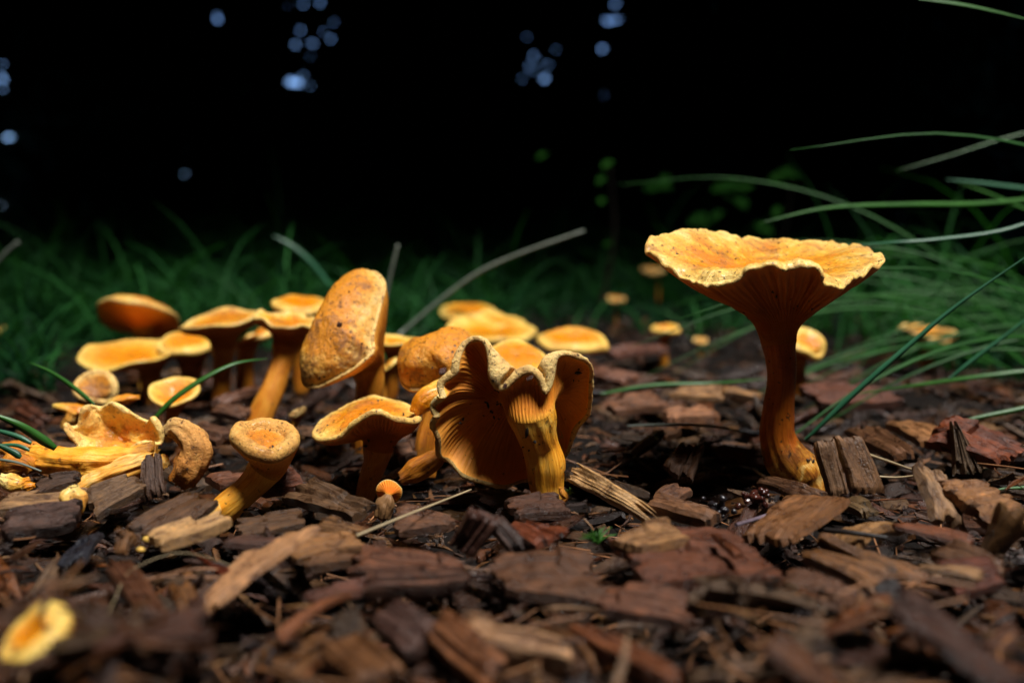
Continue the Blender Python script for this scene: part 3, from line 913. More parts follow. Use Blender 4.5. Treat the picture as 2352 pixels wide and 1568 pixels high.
# --- tiny button with orange gills turned up to the viewer
rim, N, c, Rr = disc(893, 1130, 23.2, 30, -82, 8, ((3, .04, 0), (5, .02, 1)), T=192)
P, r = stemline([(892, 1136, 23.05, 9), (889, 1147, 23.0, 17), (885, 1157, 23.0, 22), (881, 1172, 23.0, 20)])
mushroom("tiny orange button mushroom with radiating gills and a crumbly brown foot", rim, N, P, r, FG,
         th=0.05, k1=0.15, qN=0.05, qI=0.3, Fpt=c + N * 0.16, kt=0.2, kf=0.5, ru=14, rt=14, gills=30, gamp=0.035, lump=0.01, fuzz=0.01,
         mats=(M_CAP_FUZZ, M_GILL_B, simple_mat("crumbly_foot", (0.16, 0.08, 0.03))), seed=8.8, stemseg=14, bury=.2, stem_lobes=.35)

# --- ordinary mushrooms of the colony
def small(label, px, py, Y, hw, tilt, roll, stem, F=-0.1, th=0.14, mats=(None, None, None), seed=0.0, waves=None, name="mushroom", k1=.5, domed=False, T=120, lump=.05, **kw):
    waves = waves or ((2, .05, seed), (3, .04, seed * 2), (6, .02, seed))
    rim, N, c, Rr = disc(px, py, Y, hw, tilt, roll, waves, T=T)
    P, r = stemline(stem)
    return mushroom(label, rim, N, P, r, FG, name=name, th=th, Fpt=c + N * (Rr * F), kt=0.2 if not domed else 0.04, kf=0.5 if not domed else 0.7, dome=kw.pop('dome', 0.10 if not domed else 0.28), k1=k1, ru=16, rt=20,
                    gills=40, gamp=0.03, lump=lump, mats=mats, seed=seed, stemseg=24, **kw)

small("round capped mushroom standing highest above the rear cluster, deep orange underside showing", 316, 735, 47, 92, -33, 5,
      [(326, 752, 46.6, 24), (333, 785, 46.8, 17), (338, 850, 47, 18), (340, 890, 47, 20)], F=0.42, dome=.2, th=.26, mats=(M_CAP, M_GILL_B, M_STEM_Y), seed=1.1, k1=.08, domed=True)  # underside colour brightened to stand for light coming through the cap
small("flat yellow plate cap beneath the round orange one in the rear cluster", 296, 812, 43, 104, 11, 1,
      [(345, 868, 43, 24), (345, 890, 43, 18), (345, 930, 43, 18)], F=-0.05, mats=(M_CAP_CLEAN, None, None), seed=2.2)
small("glossy wet cap with orange centre beside the flat yellow plate cap", 428, 795, 44, 62, 16, 2,
      [(440, 840, 44, 28), (440, 870, 44, 22), (440, 905, 44, 22)], F=0.18, th=.3, mats=(M_CAP_CLEAN, None, None), seed=3.5, domed=True)
small("broad flat mushroom of the rear cluster on a straight pale stem", 512, 737, 41, 96, 7, -7,
      [(513, 800, 41, 28), (512, 830, 41, 21), (509, 870, 41, 19), (506, 915, 41, 20)], F=0.04, th=.17, mats=(M_CAP, None, None), seed=4.1)
small("small pale cap tucked under the broad flat mushroom, seen between two stems", 590, 772, 43, 36, 12, -8,
      [(566, 800, 43, 22), (563, 840, 43, 19), (562, 890, 43, 19)], F=0.1, th=.25, mats=(M_CAP, None, None), seed=5.8, domed=True)
small("funnel mushroom with jagged rim on a long leaning stem spotted with dirt", 655, 735, 36, 72, 6, 8,
      [(655, 800, 35.8, 30), (648, 830, 35.6, 24), (632, 880, 35.3, 25), (610, 930, 35, 28), (592, 972, 34.8, 30)], F=-0.05, th=.14, mats=(M_CAP, None, M_STEM), seed=6.6,
      waves=((2, .05, 1), (5, .05, 0), (9, .03, 2)), k1=.55, T=160)
small("oval yellow cap peeping out behind the large stained cap", 690, 703, 44, 64, 13, 4,
      [(690, 760, 44, 24), (690, 800, 44, 18), (690, 880, 44, 18)], F=0.15, th=.25, mats=(M_CAP_CLEAN, None, None), seed=7.4, domed=True)
small("small ring shaped cup mushroom with a dark hollow centre under a green blade", 402, 900, 33, 58, 24, 3,
      [(398, 945, 33, 16), (394, 960, 33, 13), (390, 985, 33, 13)], F=-0.35, th=.14, mats=(M_CAP_CLEAN, None, None), seed=8.2, k1=.4)
small("blurred mushroom with shaded underside and flat top behind the large stained cap", 915, 785, 38, 50, 6, 6,
      [(905, 830, 38, 18), (902, 860, 38, 15), (900, 890, 38, 15)], F=0.0, th=.14, mats=(M_CAP_CLEAN, None, None), seed=9.3)
small("tiny pale cap low beside the stem of the large stained cap", 897, 838, 36, 24, 10, -28,
      [(885, 860, 36, 9), (883, 885, 36, 8), (882, 910, 36, 8)], F=0.2, th=.14, mats=(M_CAP_CLEAN, None, None), seed=1.9, domed=True)
small("smallest back cap of the stacked yellow trio at the grass edge", 1076, 720, 64, 62, 11, 1,
      [(1080, 760, 64, 16), (1080, 790, 64, 14), (1080, 820, 64, 14)], F=0.1, th=.3, mats=(M_CAP_CLEAN, None, None), seed=2.9, domed=True)
small("long wavy cap lying across the front of the stacked yellow trio", 1128, 765, 54, 99, 10, 3,
      [(1130, 800, 54, 22), (1130, 820, 54, 18), (1130, 850, 54, 18)], F=0.02, th=.3, mats=(M_CAP_CLEAN, None, None), seed=3.3)
small("narrow raised cap resting in the middle of the stacked yellow trio", 1140, 742, 57, 62, 10, 3,
      [(1140, 775, 57, 18), (1140, 800, 57, 16), (1140, 830, 57, 16)], F=0.05, th=.3, mats=(M_CAP_CLEAN, None, None), seed=3.9)
small("smooth domed cap glowing yellow right behind the folded mushroom's notch", 1185, 842, 33, 82, 26, 6,
      [(1180, 880, 33, 30), (1180, 920, 33, 26), (1180, 985, 33, 26)], F=0.38, th=.3, mats=(M_CAP_CLEAN, None, None), seed=4.7, domed=True)
small("shiny thick disc cap alone beyond the folded mushroom, orange in the middle", 1312, 793, 46, 83, 9, 2,
      [(1312, 825, 46, 24), (1312, 850, 46, 18), (1312, 885, 46, 18)], F=0.12, th=.45, mats=(M_CAP_CLEAN, None, None), seed=5.5, domed=True)
small("little far mushroom on a thin stalk beside the reddish stick", 1528, 760, 56, 34, 8, 0,
      [(1527, 780, 56, 12), (1526, 800, 56, 9), (1525, 835, 56, 10)], F=0.1, th=.3, mats=(M_CAP_CLEAN, None, None), seed=6.1, domed=True)
small("tiny far mushroom, hardly more than an orange dot on the leaf litter", 1608, 785, 62, 16, 20, 0,
      [(1608, 795, 62, 6), (1608, 805, 62, 6), (1608, 815, 62, 6)], F=0.3, th=.25, mats=(M_CAP_DIRTY, None, None), seed=6.9, domed=True)
small("curled yellow mushroom glowing behind the tall stem", 1850, 790, 40, 44, 48, 22,
      [(1835, 825, 40.5, 18), (1832, 850, 40.5, 18), (1830, 880, 40.5, 18)], F=0.2, th=.3, mats=(M_CAP_CLEAN, None, None), seed=7.7, domed=True, waves=((2, .12, 0), (3, .1, 1)))
small("blurred pale mushroom cap in the grass just below the tall cap's rim", 1500, 628, 110, 24, 8, 0,
      [(1512, 630, 110, 4), (1512, 650, 110, 3), (1512, 690, 110, 3)], F=0.15, th=.6, mats=(M_CAP_DIRTY, None, None), seed=8.5, domed=True)
small("small blurred yellow cap deep in the grass beyond the trio", 1415, 692, 82, 20, 10, 0,
      [(1415, 698, 82, 4), (1415, 710, 82, 3), (1415, 740, 82, 3)], F=0.2, th=.4, mats=(M_CAP_DIRTY, None, None), seed=9.1, domed=True)
small("blurred orange spot of a mushroom at the edge of the grass, cut by the picture", 0, 760, 62, 12, 20, 0,
      [(0, 772, 62, 6), (0, 785, 62, 6), (0, 800, 62, 6)], F=0.3, th=.4, mats=(M_CAP_CLEAN, None, None), seed=9.6, domed=True)
small("flattened yellow cap lying under the arching grass tussock", 2130, 765, 52, 62, 10, 3,
      [(2130, 785, 52, 16), (2130, 800, 52, 14), (2130, 830, 52, 14)], F=0.1, th=.2, mats=(M_CAP_DIRTY, None, None), seed=1.4)
small("blurred brown orange mushroom leaning behind the torn cup", 220, 890, 34, 46, 55, 28,
      [(205, 925, 34.5, 26), (195, 945, 34.5, 24), (185, 975, 34.5, 24)], F=0.1, th=.25, mats=(M_CAP_DIRTY, None, None), seed=2.6, domed=True, waves=((2, .12, 0), (3, .06, 1)))
small("pale hooked baby mushroom sprouting from the mulch", 688, 950, 31, 18, 20, -25,
      [(680, 965, 31, 9), (672, 982, 31, 8), (672, 1000, 31, 8)], F=0.5, th=.22, mats=(M_CAP_FUZZ, None, M_STEM_P), seed=3.1, domed=True, T=60)
# foreground one, far out of focus
small("pale yellow mushroom close to the lens in the lower corner, wholly blurred", 92, 1466, 12.6, 84, 30, -24,
      [(150, 1500, 12.7, 26), (170, 1535, 12.8, 22), (178, 1600, 12.9, 22)], F=0.3, th=.25, mats=(M_CAP_CLEAN, None, M_STEM_P), seed=4.4, domed=True)

# --- torn remains
def fragment(label, pts, mat, T=40, seg=34, lobes=.25, flat=1.0, seed=0.0, ragged=0.12, cat="mushroom piece", name="mushroom_fragment", nscale=1.6, part="flesh"):
    P, r = stemline(pts)
    P2 = open_spline(P, seg); r2 = np.maximum(open_spline(r, seg)[:, 0], 0.02)
    A, dirs = tube_grid(P2, r2, np.array([0.2, 1.0, 0.1]), T, lobes, seed, nscale)
    e = vnoise(A, 5.0, seed + 1) * ragged * r2[:, None]
    A = A + dirs * e[..., None]
    if ragged:
        for row, sgn in ((0, -1), (1, -1), (seg - 1, 1), (seg - 2, 1)):
            d = nz(P2[min(row + 1, seg - 1)] - P2[max(row - 1, 0)])
            A[row] += d * (np.abs(vnoise(dirs[row] * 2, 2.0, seed)) * r2[row] * 0.9)[:, None] * sgn
    if flat != 1.0:
        c = P2[:, None, :]
        A[..., 2] = c[..., 2] + (A[..., 2] - c[..., 2]) * flat
    base = P2[-1]
    root = empty(name, base); tag(root, label, cat, "torn remains of trampled mushrooms")
    link(part, tube_mesh(part, A - base, mat), root)
    return root

N = nz((0.05, -0.72, 0.69)); c = W(262, 985, 26.4)
tc_ = [(0, 376, 990), (18, 360, 966), (32, 338, 958), (48, 310, 950), (70, 268, 932), (95, 232, 926), (115, 206, 930), (130, 192, 948), (142, 172, 968), (158, 150, 975), (174, 152, 995),
       (196, 172, 1018), (214, 180, 1040), (235, 205, 1050), (262, 255, 1050), (290, 300, 1038), (315, 335, 1030), (340, 366, 1014)]
rim = rim_plane([(a, b_, d, 0.22 * math.sin(i * 2.1)) for i, (a, b_, d) in enumerate(tc_)], c, N, 240)
P, r = stemline([(250, 1045, 27.3, 30), (262, 1075, 27.3, 26), (262, 1100, 27.3, 26)])
mushroom("torn cup shaped mushroom cap lying open, cream edge and orange hollow", rim, N, P, r, "torn remains of trampled mushrooms", name="mushroom_fragment", cat="mushroom piece",
         th=0.16, k1=0.2, qN=-0.2, qI=0.3, Fpt=c - N * 0.75 + np.array([0.1, 0, 0]), kt=0.38, kf=0.7, ru=18, rt=34, gills=40, lump=0.16, fuzz=0.03, mats=(M_BROKEN, M_GILL_L, M_STEM_P), seed=1.7)

fragment("orange hollow stem lying on its side beneath the torn cup", [(78, 1048, 25.6, 26), (130, 1060, 25.4, 33), (200, 1066, 25.2, 34), (270, 1062, 25.2, 32), (350, 1052, 25.4, 30)], M_STEM_Y, seed=2.0, lobes=.3)
fragment("cream torn stem split lengthwise with shredded end on the mulch", [(345, 1058, 24.6, 24), (300, 1072, 24.5, 27), (250, 1090, 24.4, 26), (215, 1108, 24.3, 26), (190, 1122, 24.2, 22)], M_STEM_P, seed=3.0, lobes=.35)
fragment("curled downy mushroom cap piece beside the torn cup", [(385, 990, 25.2, 14), (408, 985, 25.2, 30), (440, 1005, 25.1, 34), (448, 1040, 25.0, 36), (430, 1078, 25.0, 36), (408, 1102, 25.0, 24)], M_CAP_FUZZ, seed=4.0, lobes=.35)
fragment("round cream stub between the torn cup and the curled downy piece", [(360, 1052, 25.4, 10), (372, 1060, 25.4, 16), (380, 1072, 25.4, 12)], M_STEM_P, seed=5.0)
fragment("folded pale cap scrap lying behind the torn cup", [(126, 932, 31, 8), (150, 936, 31, 15), (185, 944, 31, 18), (212, 950, 31, 10)], M_CAP_CLEAN, seed=6.0, flat=.7)
fragment("small cream stub standing under the folded pale scrap", [(165, 948, 30.5, 10), (160, 962, 30.5, 12), (150, 980, 30.5, 10)], M_STEM_P, seed=6.5)
fragment("three cornered cap scrap with cream edge lifted behind the torn cup", [(242, 926, 30.8, 4), (265, 922, 30.8, 16), (292, 916, 30.8, 16), (318, 912, 30.8, 6)], M_BROKEN, seed=7.0, flat=.7)
fragment("upright orange mushroom shard stuck in front of the long pale splinter", [(168, 1118, 21.6, 10), (168, 1135, 21.6, 27), (172, 1160, 21.6, 24), (165, 1190, 21.6, 22), (165, 1205, 21.6, 18)], M_BROKEN, seed=8.0, lobes=.4)
fragment("dull orange stump at the border beside the green blades", [(10, 1030, 26.6, 14), (40, 1035, 26.6, 24), (90, 1044, 26.6, 26), (120, 1056, 26.6, 20)], M_STEM, seed=9.0)
fragment("dark orange knob under the dull orange stump", [(5, 1070, 25.0, 18), (30, 1066, 25, 26), (60, 1068, 25, 20), (72, 1080, 25, 12)], M_STEM, seed=9.5)
fragment("crumbled yellow mushroom scrap at the border by the long pale splinter", [(2, 1095, 23.8, 8), (20, 1104, 23.8, 18), (50, 1108, 23.8, 14), (66, 1100, 23.8, 6)], M_BROKEN, seed=10.0, lobes=.5)
fragment("little bright orange crumb beside the crumbled yellow scrap", [(52, 1122, 23.2, 4), (65, 1118, 23.2, 10), (80, 1114, 23.2, 4)], M_CAP_CLEAN, seed=10.5, lobes=.4)
fragment("orange shard at the foot of the small dished mushroom", [(472, 1148, 22.8, 6), (478, 1160, 22.8, 15), (486, 1172, 22.8, 20), (488, 1190, 22.8, 16)], M_STEM_P, seed=11.0)
fragment("small red orange scrap at the foot of the folded mushroom", [(1288, 1120, 23.6, 5), (1292, 1132, 23.6, 9), (1300, 1142, 23.6, 7), (1292, 1152, 23.6, 6)], M_STEM, seed=12.0)
fragment("orange drooping lobe joining the rounded cap to the low wavy cap", [(1030, 890, 26.6, 22), (1000, 905, 26.3, 27), (972, 922, 26.1, 26), (952, 945, 26.0, 14)], M_CAP_CLEAN, seed=13.0, lobes=.15, ragged=.05)
fragment("dim yellow mushroom flap lying low beside the folded mushroom's margin", [(1010, 1045, 24.6, 18), (985, 1062, 24.6, 26), (955, 1082, 24.6, 26), (925, 1098, 24.6, 16)], M_STEM, seed=14.0, lobes=.2, ragged=.05)

# ------------------------------------------------------------------ wood chips
def chip_mesh(name, L, Wd, Th, nx, ny, rs, mat, taper=0.0, jag=0.25, bend=0.0, twist=0.0, bark=0.0, detail=1.0, cup=0.0, step=True, fib_amp=.32):
    """splintered chip: X along the grain, top and bottom sheets joined by torn edges"""
    u = np.linspace(-1, 1, nx); v = np.linspace(-1, 1, ny)
    lanes = max(3, ny // 2)
    def lane_offs(k):
        o = rs.rand(lanes) ** 1.6 * k
        x = np.linspace(0, lanes - 1, ny)
        a = o[np.minimum(np.round(x).astype(int), lanes - 1)]
        return a
    e0, e1 = lane_offs(jag * L * 0.6), lane_offs(jag * L * 0.6)
    skew = rs.uniform(-.35, .35) * Wd
    X = np.empty((nx, ny)); 
    for j in range(ny):
        a = -L / 2 + e0[j] + skew * v[j] * 0.5; b_ = L / 2 - e1[j] + skew * v[j] * 0.5
        X[:, j] = a + (u + 1) / 2 * (b_ - a)
    s1, s2 = rs.rand() * 50, rs.rand() * 50
    edge = lambda s: np.array([mnoise.noise(Vector((q * 0.7, s, 0))) + 0.18 * mnoise.noise(Vector((q * 3.1, s, 5))) for q in u * L * 0.9])
    w = Wd / 2 * (1 + taper * u)
    wa = w * (1 + 0.20 * edge(s1)); wb = w * (1 + 0.20 * edge(s2))
    Y = np.where(v[None, :] < 0, v[None, :] * wa[:, None], v[None, :] * wb[:, None])
    fib = np.array([mnoise.noise(Vector((j * 0.9 * 12 / ny, s1, 0))) for j in range(ny)])
    Zt = np.full((nx, ny), Th / 2) + fib[None, :] * Th * fib_amp
    nn = np.array([[mnoise.noise(Vector((X[i, j] * 0.55, Y[i, j] * 2.2, s2))) for j in range(ny)] for i in range(nx)])
    Zt += nn * Th * 0.5
    if bark:
        bb = np.array([[mnoise.noise(Vector((X[i, j] * 2.6, Y[i, j] * 3.2, s2 + 9))) for j in range(ny)] for i in range(nx)])
        Zt += bb * bark
    # a strip or two split away: a step across the width
    st = rs.rand()
    if step and st < 0.7 and ny >= 6:
        cut = rs.uniform(-.5, .5); depth = Th * rs.uniform(.2, .5); ulim = rs.uniform(-.6, .6)
        m = (v[None, :] > cut) & ((u[:, None] > ulim) if rs.rand() < .5 else (u[:, None] < ulim))
        Zt = np.where(m, Zt - depth, Zt)
    ed = np.minimum(1, (1 - np.abs(v)) * 5)[None, :] * 0.35 + 0.65
    ex = np.minimum(1, (1 - np.abs(u)) * 6)[:, None] * 0.4 + 0.6
    Zt = Zt * ed * ex
    Zb = -Th / 2 * ed * ex + nn * Th * 0.2
    com = bend * (X / (L / 2)) ** 2 * -1 + twist * X * Y / (L * Wd + 1e-6) * 2 + cup * (Y / (Wd / 2)) ** 2
    Zt = Zt + com; Zb = Zb + com
    Zb = np.minimum(Zb, Zt - Th * 0.15)
    top = np.stack([X, Y, Zt], -1); bot = np.stack([X, Y, Zb], -1)
    V = np.concatenate([top.reshape(-1, 3), bot.reshape(-1, 3)])
    Ft = grid_faces(nx, ny, False)[:, ::-1]
    Fb = Ft[:, ::-1] + nx * ny
    idx = np.arange(nx * ny).reshape(nx, ny)
    loop = np.concatenate([idx[0, :], idx[1:, -1], idx[-1, -2::-1], idx[-2:0:-1, 0]])
    l2 = np.roll(loop, -1)
    Fs = np.stack([loop, l2, l2 + nx * ny, loop + nx * ny], -1)
    F = np.concatenate([Ft, Fb, Fs])
    uo = rs.rand(2) * 40
    uv = np.stack([V[:, 0] + uo[0] + V[:, 2] * .3, V[:, 1] + uo[1] + V[:, 2] * 1.0], -1)
    if mat is None: return V, F, uv
    return mesh_np(name, V, F, mat, True, uv, sharp=28)

# running height of the pile
HX0, HX1, HY0, HY1, HS = -48.0, 48.0, 8.0, 96.0, 0.3
hx = np.arange(HX0, HX1, HS); hy = np.arange(HY0, HY1, HS)
HXX, HYY = np.meshgrid(hx, hy, indexing='ij')
HF = ground_z(HXX, HYY) + 0.02
PITS = [(G(1080, 1170), 1.7), (G(900, 1090), 2.4), (G(1600, 1130), 1.5), (G(1450, 1060), 1.5), (G(1960, 1230), 1.6), (G(690, 1170), 1.2), (G(1330, 1230), 1.4), (G(640, 1400), 1.3), (G(1500, 1450), 1.4)]
def in_pit(x, y):
    return any(math.hypot(x - p[0], (y - p[1])) < q for p, q in PITS)

def settle(x, y, yaw, L, Wd, Th, rs, tiltmax=0.5, write=True, soft=0.9):
    """rests a chip on the pile: returns matrix"""
    cx, sx = math.cos(yaw), math.sin(yaw)
    q = np.linspace(-.45, .45, 5)
    A, B = np.meshgrid(q * L, q * Wd, indexing='ij')
    PX = x + A * cx - B * sx; PY = y + A * sx + B * cx
    ix = np.clip(((PX - HX0) / HS).astype(int), 0, len(hx) - 1); iy = np.clip(((PY - HY0) / HS).astype(int), 0, len(hy) - 1)
    h = HF[ix, iy]
    M = np.stack([np.ones(25), A.ravel(), B.ravel()], -1)
    co, *_ = np.linalg.lstsq(M, h.ravel(), rcond=None)
    gx = float(np.clip(co[1] + rs.randn() * .22, -tiltmax, tiltmax)); gy = float(np.clip(co[2] + rs.randn() * .38, -tiltmax * 1.4, tiltmax * 1.4))
    z = h.mean() * (1 - soft) + np.percentile(h, 92) * soft + Th * 0.35
    ex = nz([cx, sx, gx]); n = nz(np.cross(ex, [-sx, cx, gy])); ey = np.cross(n, ex)
    if write:
        k = int(max(L, Wd) / 2 / HS) + 1
        i0 = int((x - HX0) / HS); j0 = int((y - HY0) / HS)
        a0, a1, b0, b1 = max(0, i0 - k), min(len(hx), i0 + k + 1), max(0, j0 - k), min(len(hy), j0 + k + 1)
        if a1 > a0 and b1 > b0:
            dx = HXX[a0:a1, b0:b1] - x; dy = HYY[a0:a1, b0:b1] - y
            la = dx * cx + dy * sx; lb = -dx * sx + dy * cx
            inside = (np.abs(la) < L * .46) & (np.abs(lb) < Wd * .45)
            zz = z + la * gx + lb * gy + Th * 0.45
            sub = HF[a0:a1, b0:b1]
            HF[a0:a1, b0:b1] = np.where(inside, np.maximum(sub, zz), sub)
    return np.array([ex, ey, n]).T, np.array([x, y, z])

TINTS0 = [((0.22, 0.085, 0.035), "russet"), ((0.17, 0.060, 0.030), "red brown"), ((0.13, 0.060, 0.032), "dark brown"), ((0.30, 0.145, 0.055), "tan"), ((0.42, 0.24, 0.10), "pale straw coloured"),
         ((0.10, 0.055, 0.045), "purplish brown"), ((0.30, 0.11, 0.03), "orange brown"), ((0.20, 0.11, 0.05), "mid brown"), ((0.055, 0.042, 0.050), "blackish"), ((0.26, 0.17, 0.11), "greyish brown")]
TINTS = [((c[0] * .90, c[1] * .92, c[2] * .86), n_) if n_ not in ('blackish', 'purplish brown') else (c, n_) for c, n_ in TINTS0]
TW = np.array([.13, .11, .16, .12, .06, .12, .09, .12, .08, .11]); TW = TW / TW.sum()

# bulk of the mulch: thousands of chips in one object
def bulk():
    rs = np.random.RandomState(21)
    temps = []
    for k in range(30):
        L = rs.uniform(1.0, 2.6); Wd = L * rs.uniform(.2, .5); Th = rs.uniform(.12, .3)
        temps.append((L, Wd, Th) + chip_mesh("", L, Wd, Th, 8, 6, rs, None, rs.uniform(-.4, .4), .3, rs.uniform(-.1, .15), rs.uniform(-.3, .3)))
    Vs, Fs, Us, Cs, off = [], [], [], [], 0
    n = 3300
    ys = 9 + 80 * rs.rand(n) ** 1.15
    ys = ys[rs.permutation(n)]
    for i in range(n):
        y = ys[i]
        half = min(46, y * 0.64 + 4)
        x = rs.uniform(-half, half)
        edge = 62 + 14 * math.sin(x * 0.09 + 1.2) + (16 if x > 5 else -8)
        if y > edge and rs.rand() < 0.85: continue
        if in_pit(x, y) and rs.rand() < 0.72: continue
        L, Wd, Th, V, F, U = temps[rs.randint(len(temps))]
        sc = rs.uniform(.5, 1.1) if i % 3 else rs.uniform(.3, .6)
        M, t = settle(x, y, rs.uniform(0, math.pi), L * sc, Wd * sc, Th * sc, rs)
        Vs.append(V * sc @ M.T + t); Fs.append(F + off); off += len(V)
        Us.append(U + rs.rand(2) * 30)
        c = np.array(TINTS[rs.choice(len(TINTS), p=TW)][0]) * (rs.uniform(.18, .5) if rs.rand() < .75 else rs.uniform(.5, .9))
        Cs.append(np.repeat(c[None], len(V), 0))
    me = mesh_np("wood_chip_mulch", np.concatenate(Vs), np.concatenate(Fs), M_WOOD_A, True, np.concatenate(Us), sharp=28)
    attr_color(me, "tint", np.concatenate(Cs))
    tag(link("wood_chip_mulch", me), "deep layer of small wet brown wood chips covering the ground", "mulch", kind="stuff")
bulk()

# fine splinters and crumbs between the chips
def crumbs():
    rs = np.random.RandomState(33)
    n = 15000
    y = 10 + 42 * rs.rand(n) ** 1.6
    x = (rs.rand(n) * 2 - 1) * (y * .62 + 2)
    ix = np.clip(((x - HX0) / HS).astype(int), 0, len(hx) - 1); iy = np.clip(((y - HY0) / HS).astype(int), 0, len(hy) - 1)
    z = HF[ix, iy] + 0.01 - rs.rand(n) * .12
    L = .06 + .42 * rs.rand(n) ** 2.2; w = L * rs.uniform(.1, .6, n) + .015; t = w * rs.uniform(.3, .8, n)
    bx = np.array([[-1, -.6, -1], [-.8, .8, -1], [1, .4, -1], [.7, -1, -1], [-.9, -.5, .8], [-.7, .9, 1], [.8, .5, 1], [.9, -.7, .7]])
    B = bx[None] * np.stack([L, w, t], -1)[:, None, :] / 2 * (1 + .3 * rs.randn(n, 8, 3) * .6)
    a = rs.rand(n) * 2 * math.pi; p = rs.randn(n) * .35; q = rs.randn(n) * .4
    ex = np.stack([np.cos(a) * np.cos(p), np.sin(a) * np.cos(p), np.sin(p)], -1)
    ey = np.stack([-np.sin(a), np.cos(a), q], -1); ey /= np.linalg.norm(ey, axis=1, keepdims=True)
    ez = np.cross(ex, ey)
    V = (B[..., :1] * ex[:, None] + B[..., 1:2] * ey[:, None] + B[..., 2:] * ez[:, None]) + np.stack([x, y, z], -1)[:, None]
    f = np.array([[0, 1, 2, 3], [7, 6, 5, 4], [0, 4, 5, 1], [1, 5, 6, 2], [2, 6, 7, 3], [3, 7, 4, 0]])
    F = (np.arange(n)[:, None, None] * 8 + f[None]).reshape(-1, 4)
    col = np.array([c for c, _ in TINTS])[rs.choice(len(TINTS), n, p=TW)] * rs.uniform(.08, .45, n)[:, None]  # crumb tints darkened, standing for the shade in the gaps
    V = V.reshape(-1, 3)
    me = mesh_np("bark_crumbs", V, F, M_WOOD_A, False, V[:, :2] * 1.0)
    attr_color(me, "tint", np.repeat(col, 8, 0))
    tag(link("bark_crumbs", me), "fine bark crumbs and splinters scattered between the wood chips", "mulch", kind="stuff")

